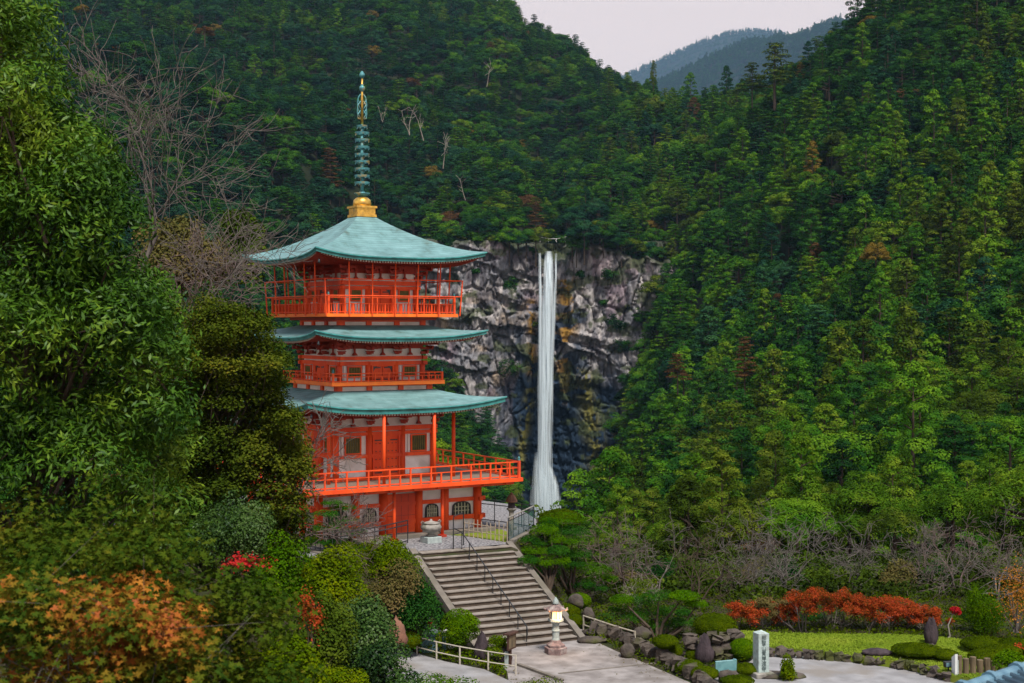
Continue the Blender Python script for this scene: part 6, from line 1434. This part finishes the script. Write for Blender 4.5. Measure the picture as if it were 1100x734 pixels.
# bare cherries behind the garden
for i, (px, pb, Y, h, mt, lean, lab) in enumerate([
 (648, 640, 66, 3.9, 'pinkbark', (0,0,1), 'pinkish leafless cherry just right of the stair pines'),
 (672, 642, 64, 3.6, 'pinkbark', (.1,0,1), 'low reddish twigged cherry above the spiky shrub'),
 (712, 655, 64, 4.4, 'greybark', (-.2,0,1), 'leafless cherry above the low spreading pine'),
 (762, 662, 62, 4.2, 'bark', (-.75,0,1), 'leafless cherry with long dark trunk leaning left'),
 (765, 655, 67, 4.9, 'greybark', (.1,0,1), 'broad grey leafless cherry above the big clipped dome'),
 (800, 655, 66, 4.4, 'greybark', (.2,0,1), 'leafless cherry over the leftmost red azaleas'),
 (845, 655, 66, 4.8, 'greybark', (-.1,0,1), 'tall grey leafless cherry behind the monument'),
 (905, 652, 68, 3.8, 'greybark', (.2,0,1), 'thin leafless cherry behind the tallest scarlet azalea'),
 (985, 655, 68, 4.2, 'greybark', (.3,0,1), 'leafless cherry behind the standing stone'),
 (1028, 655, 66, 4.8, 'pinkbark', (0,0,1), 'wide pinkish leafless cherry left of the cypress bush'),
 (1070, 655, 64, 4.9, 'greybark', (.1,0,1), 'wide grey leafless cherry at the right edge')]):
    bare('bare_cherry', lab, AT(px, pb, Y), h, 50 + i, M[mt], lean, 5, (2, 4), .68, .085, .02, trunk=.22, shrink=.72, rmin=.0085, group='leafless cherry trees behind the garden', cat='cherry tree')
bu_px('maple_tree', 'orange leaved maple cut by the right edge', 'maple', 1092, 642, 28, 32, 55, L['orange'], 1500, .07, .05, nb=20, bark=M['greybark'], spr=.2)
# undergrowth between the cherries and the wood
names = ['left end', 'second from left', 'third from left', 'left of the leaning cherry', 'under the broad cherry', 'behind the monument', 'behind the azalea row', 'at the middle of the azaleas', 'right of the azalea row', 'behind the standing stone', 'left of the cypress bush', 'behind the cypress bush', 'at the right edge']
for i, px in enumerate((640, 672, 706, 740, 778, 815, 852, 890, 928, 965, 1003, 1045, 1090)):
    bu_px('shrub', 'rounded olive shrub under the bare cherries, ' + names[i], 'shrub', px + rng.uniform(-6, 6), 634 + rng.uniform(-8, 6), 30, 26, 70 + rng.uniform(-2, 4), L[['olive', 'dry', 'deep', 'olive'][i % 4]], 6500, .13, .085, nb=14, group='shrubs under the bare cherries')
for i, (px, lab) in enumerate(((655, 'low dry shrub beside the pale rock'), (790, 'low dark shrub left of the azaleas'), (830, 'low dry shrub under the azaleas left part'), (875, 'low dry shrub under the tallest azalea'), (925, 'low dry shrub under the middle azaleas'), (960, 'low dark shrub left of the forked azalea'), (1040, 'low dark shrub at the foot of the cypress bush'))):
    bu_px('shrub', lab, 'shrub', px, 668, 24, 12, 60, L['dry' if i % 3 else 'deep'], 3500, .08, .05, nb=10)
# ground cover over the garden soil
def cover(name, label, n, px0, px1, y0, y1, mat, ln, wd, hz=.10, avoid=()):
    y = rng.uniform(y0, y1, n); px = rng.uniform(px0, px1, n); x = (px - 550)/F*y; ok = np.ones(n, bool)
    for poly, m in avoid: ok &= pdist(x, y, np.array(poly)) > m
    ok &= fbm(x/.9, y/.9, 0, 33) > .34
    x, y = x[ok], y[ok]; z = ground(x, y) + rng.random(len(x))*hz*2*fbm(x/.7, y/.7, 0, 35)
    P = np.column_stack([x, y, z]); V, Q = leaf_quads(P, rng.normal(size=P.shape)*.6 + [0, 0, .8], rng, ln, wd)
    return link(name, mesh_np(name, V, Q, mats=[mat]), label=label, cat='ground cover', kind='stuff')
stairpoly = [tuple(E0 - eu*.4), tuple(E1 + eu*.4), tuple(E1 + eu*.4 + dn*6.3), tuple(E0 - eu*.4 + dn*6.3)]
pathp = [tuple(G(a, b)[:2]) for a, b in ((552,734),(520,719.5),(478,711),(440,700),(400,690),(370,690),(370,760),(552,800))]
roadp = [tuple(G(a, b)[:2]) for a, b in ((820,699),(860,703),(900,706),(940,711),(980,718),(1012,726),(1060,745),(1060,800),(760,800),(742,736),(790,724))]
av = [(plz, .05), (stairpoly, .1), (pathp, .05), (roadp, .05), (lawn, .05)]
cover('ground_cover', 'mossy plants and fallen leaves on the bank right of the stairs', 60000, 555, 1120, 48, 66, L['clip'], .10, .065, .22, av + [([(-4.4,59.2),(-.2,61.2),(1.3,65.9),(1.5,69.5),(0,76),(-4,80),(-16,80),(-12,56.2)], .2)])
cover('ground_cover', 'low green plants on the slope below the pagoda terrace', 70000, 250, 560, 40, 60, L['yshrub'], .11, .07, .30, av + [([(-4.4,59.2),(-.2,61.2),(1.3,65.9),(-16,80),(-12,56.2),(-7,57.6)], .15)])
cover('ground_cover', 'leafy slope plants in the lower left below the maples', 80000, -400, 400, 14, 44, L['shrub'], .12, .07, .35, av)
cover('ground_cover', 'rough undergrowth between the garden and the wood', 50000, 560, 1180, 64, 98, L['olive'], .22, .15, .6, av + [([(-4.4,59.2),(1.3,65.9),(1.5,69.5),(0,76),(-4,80)], .3)])
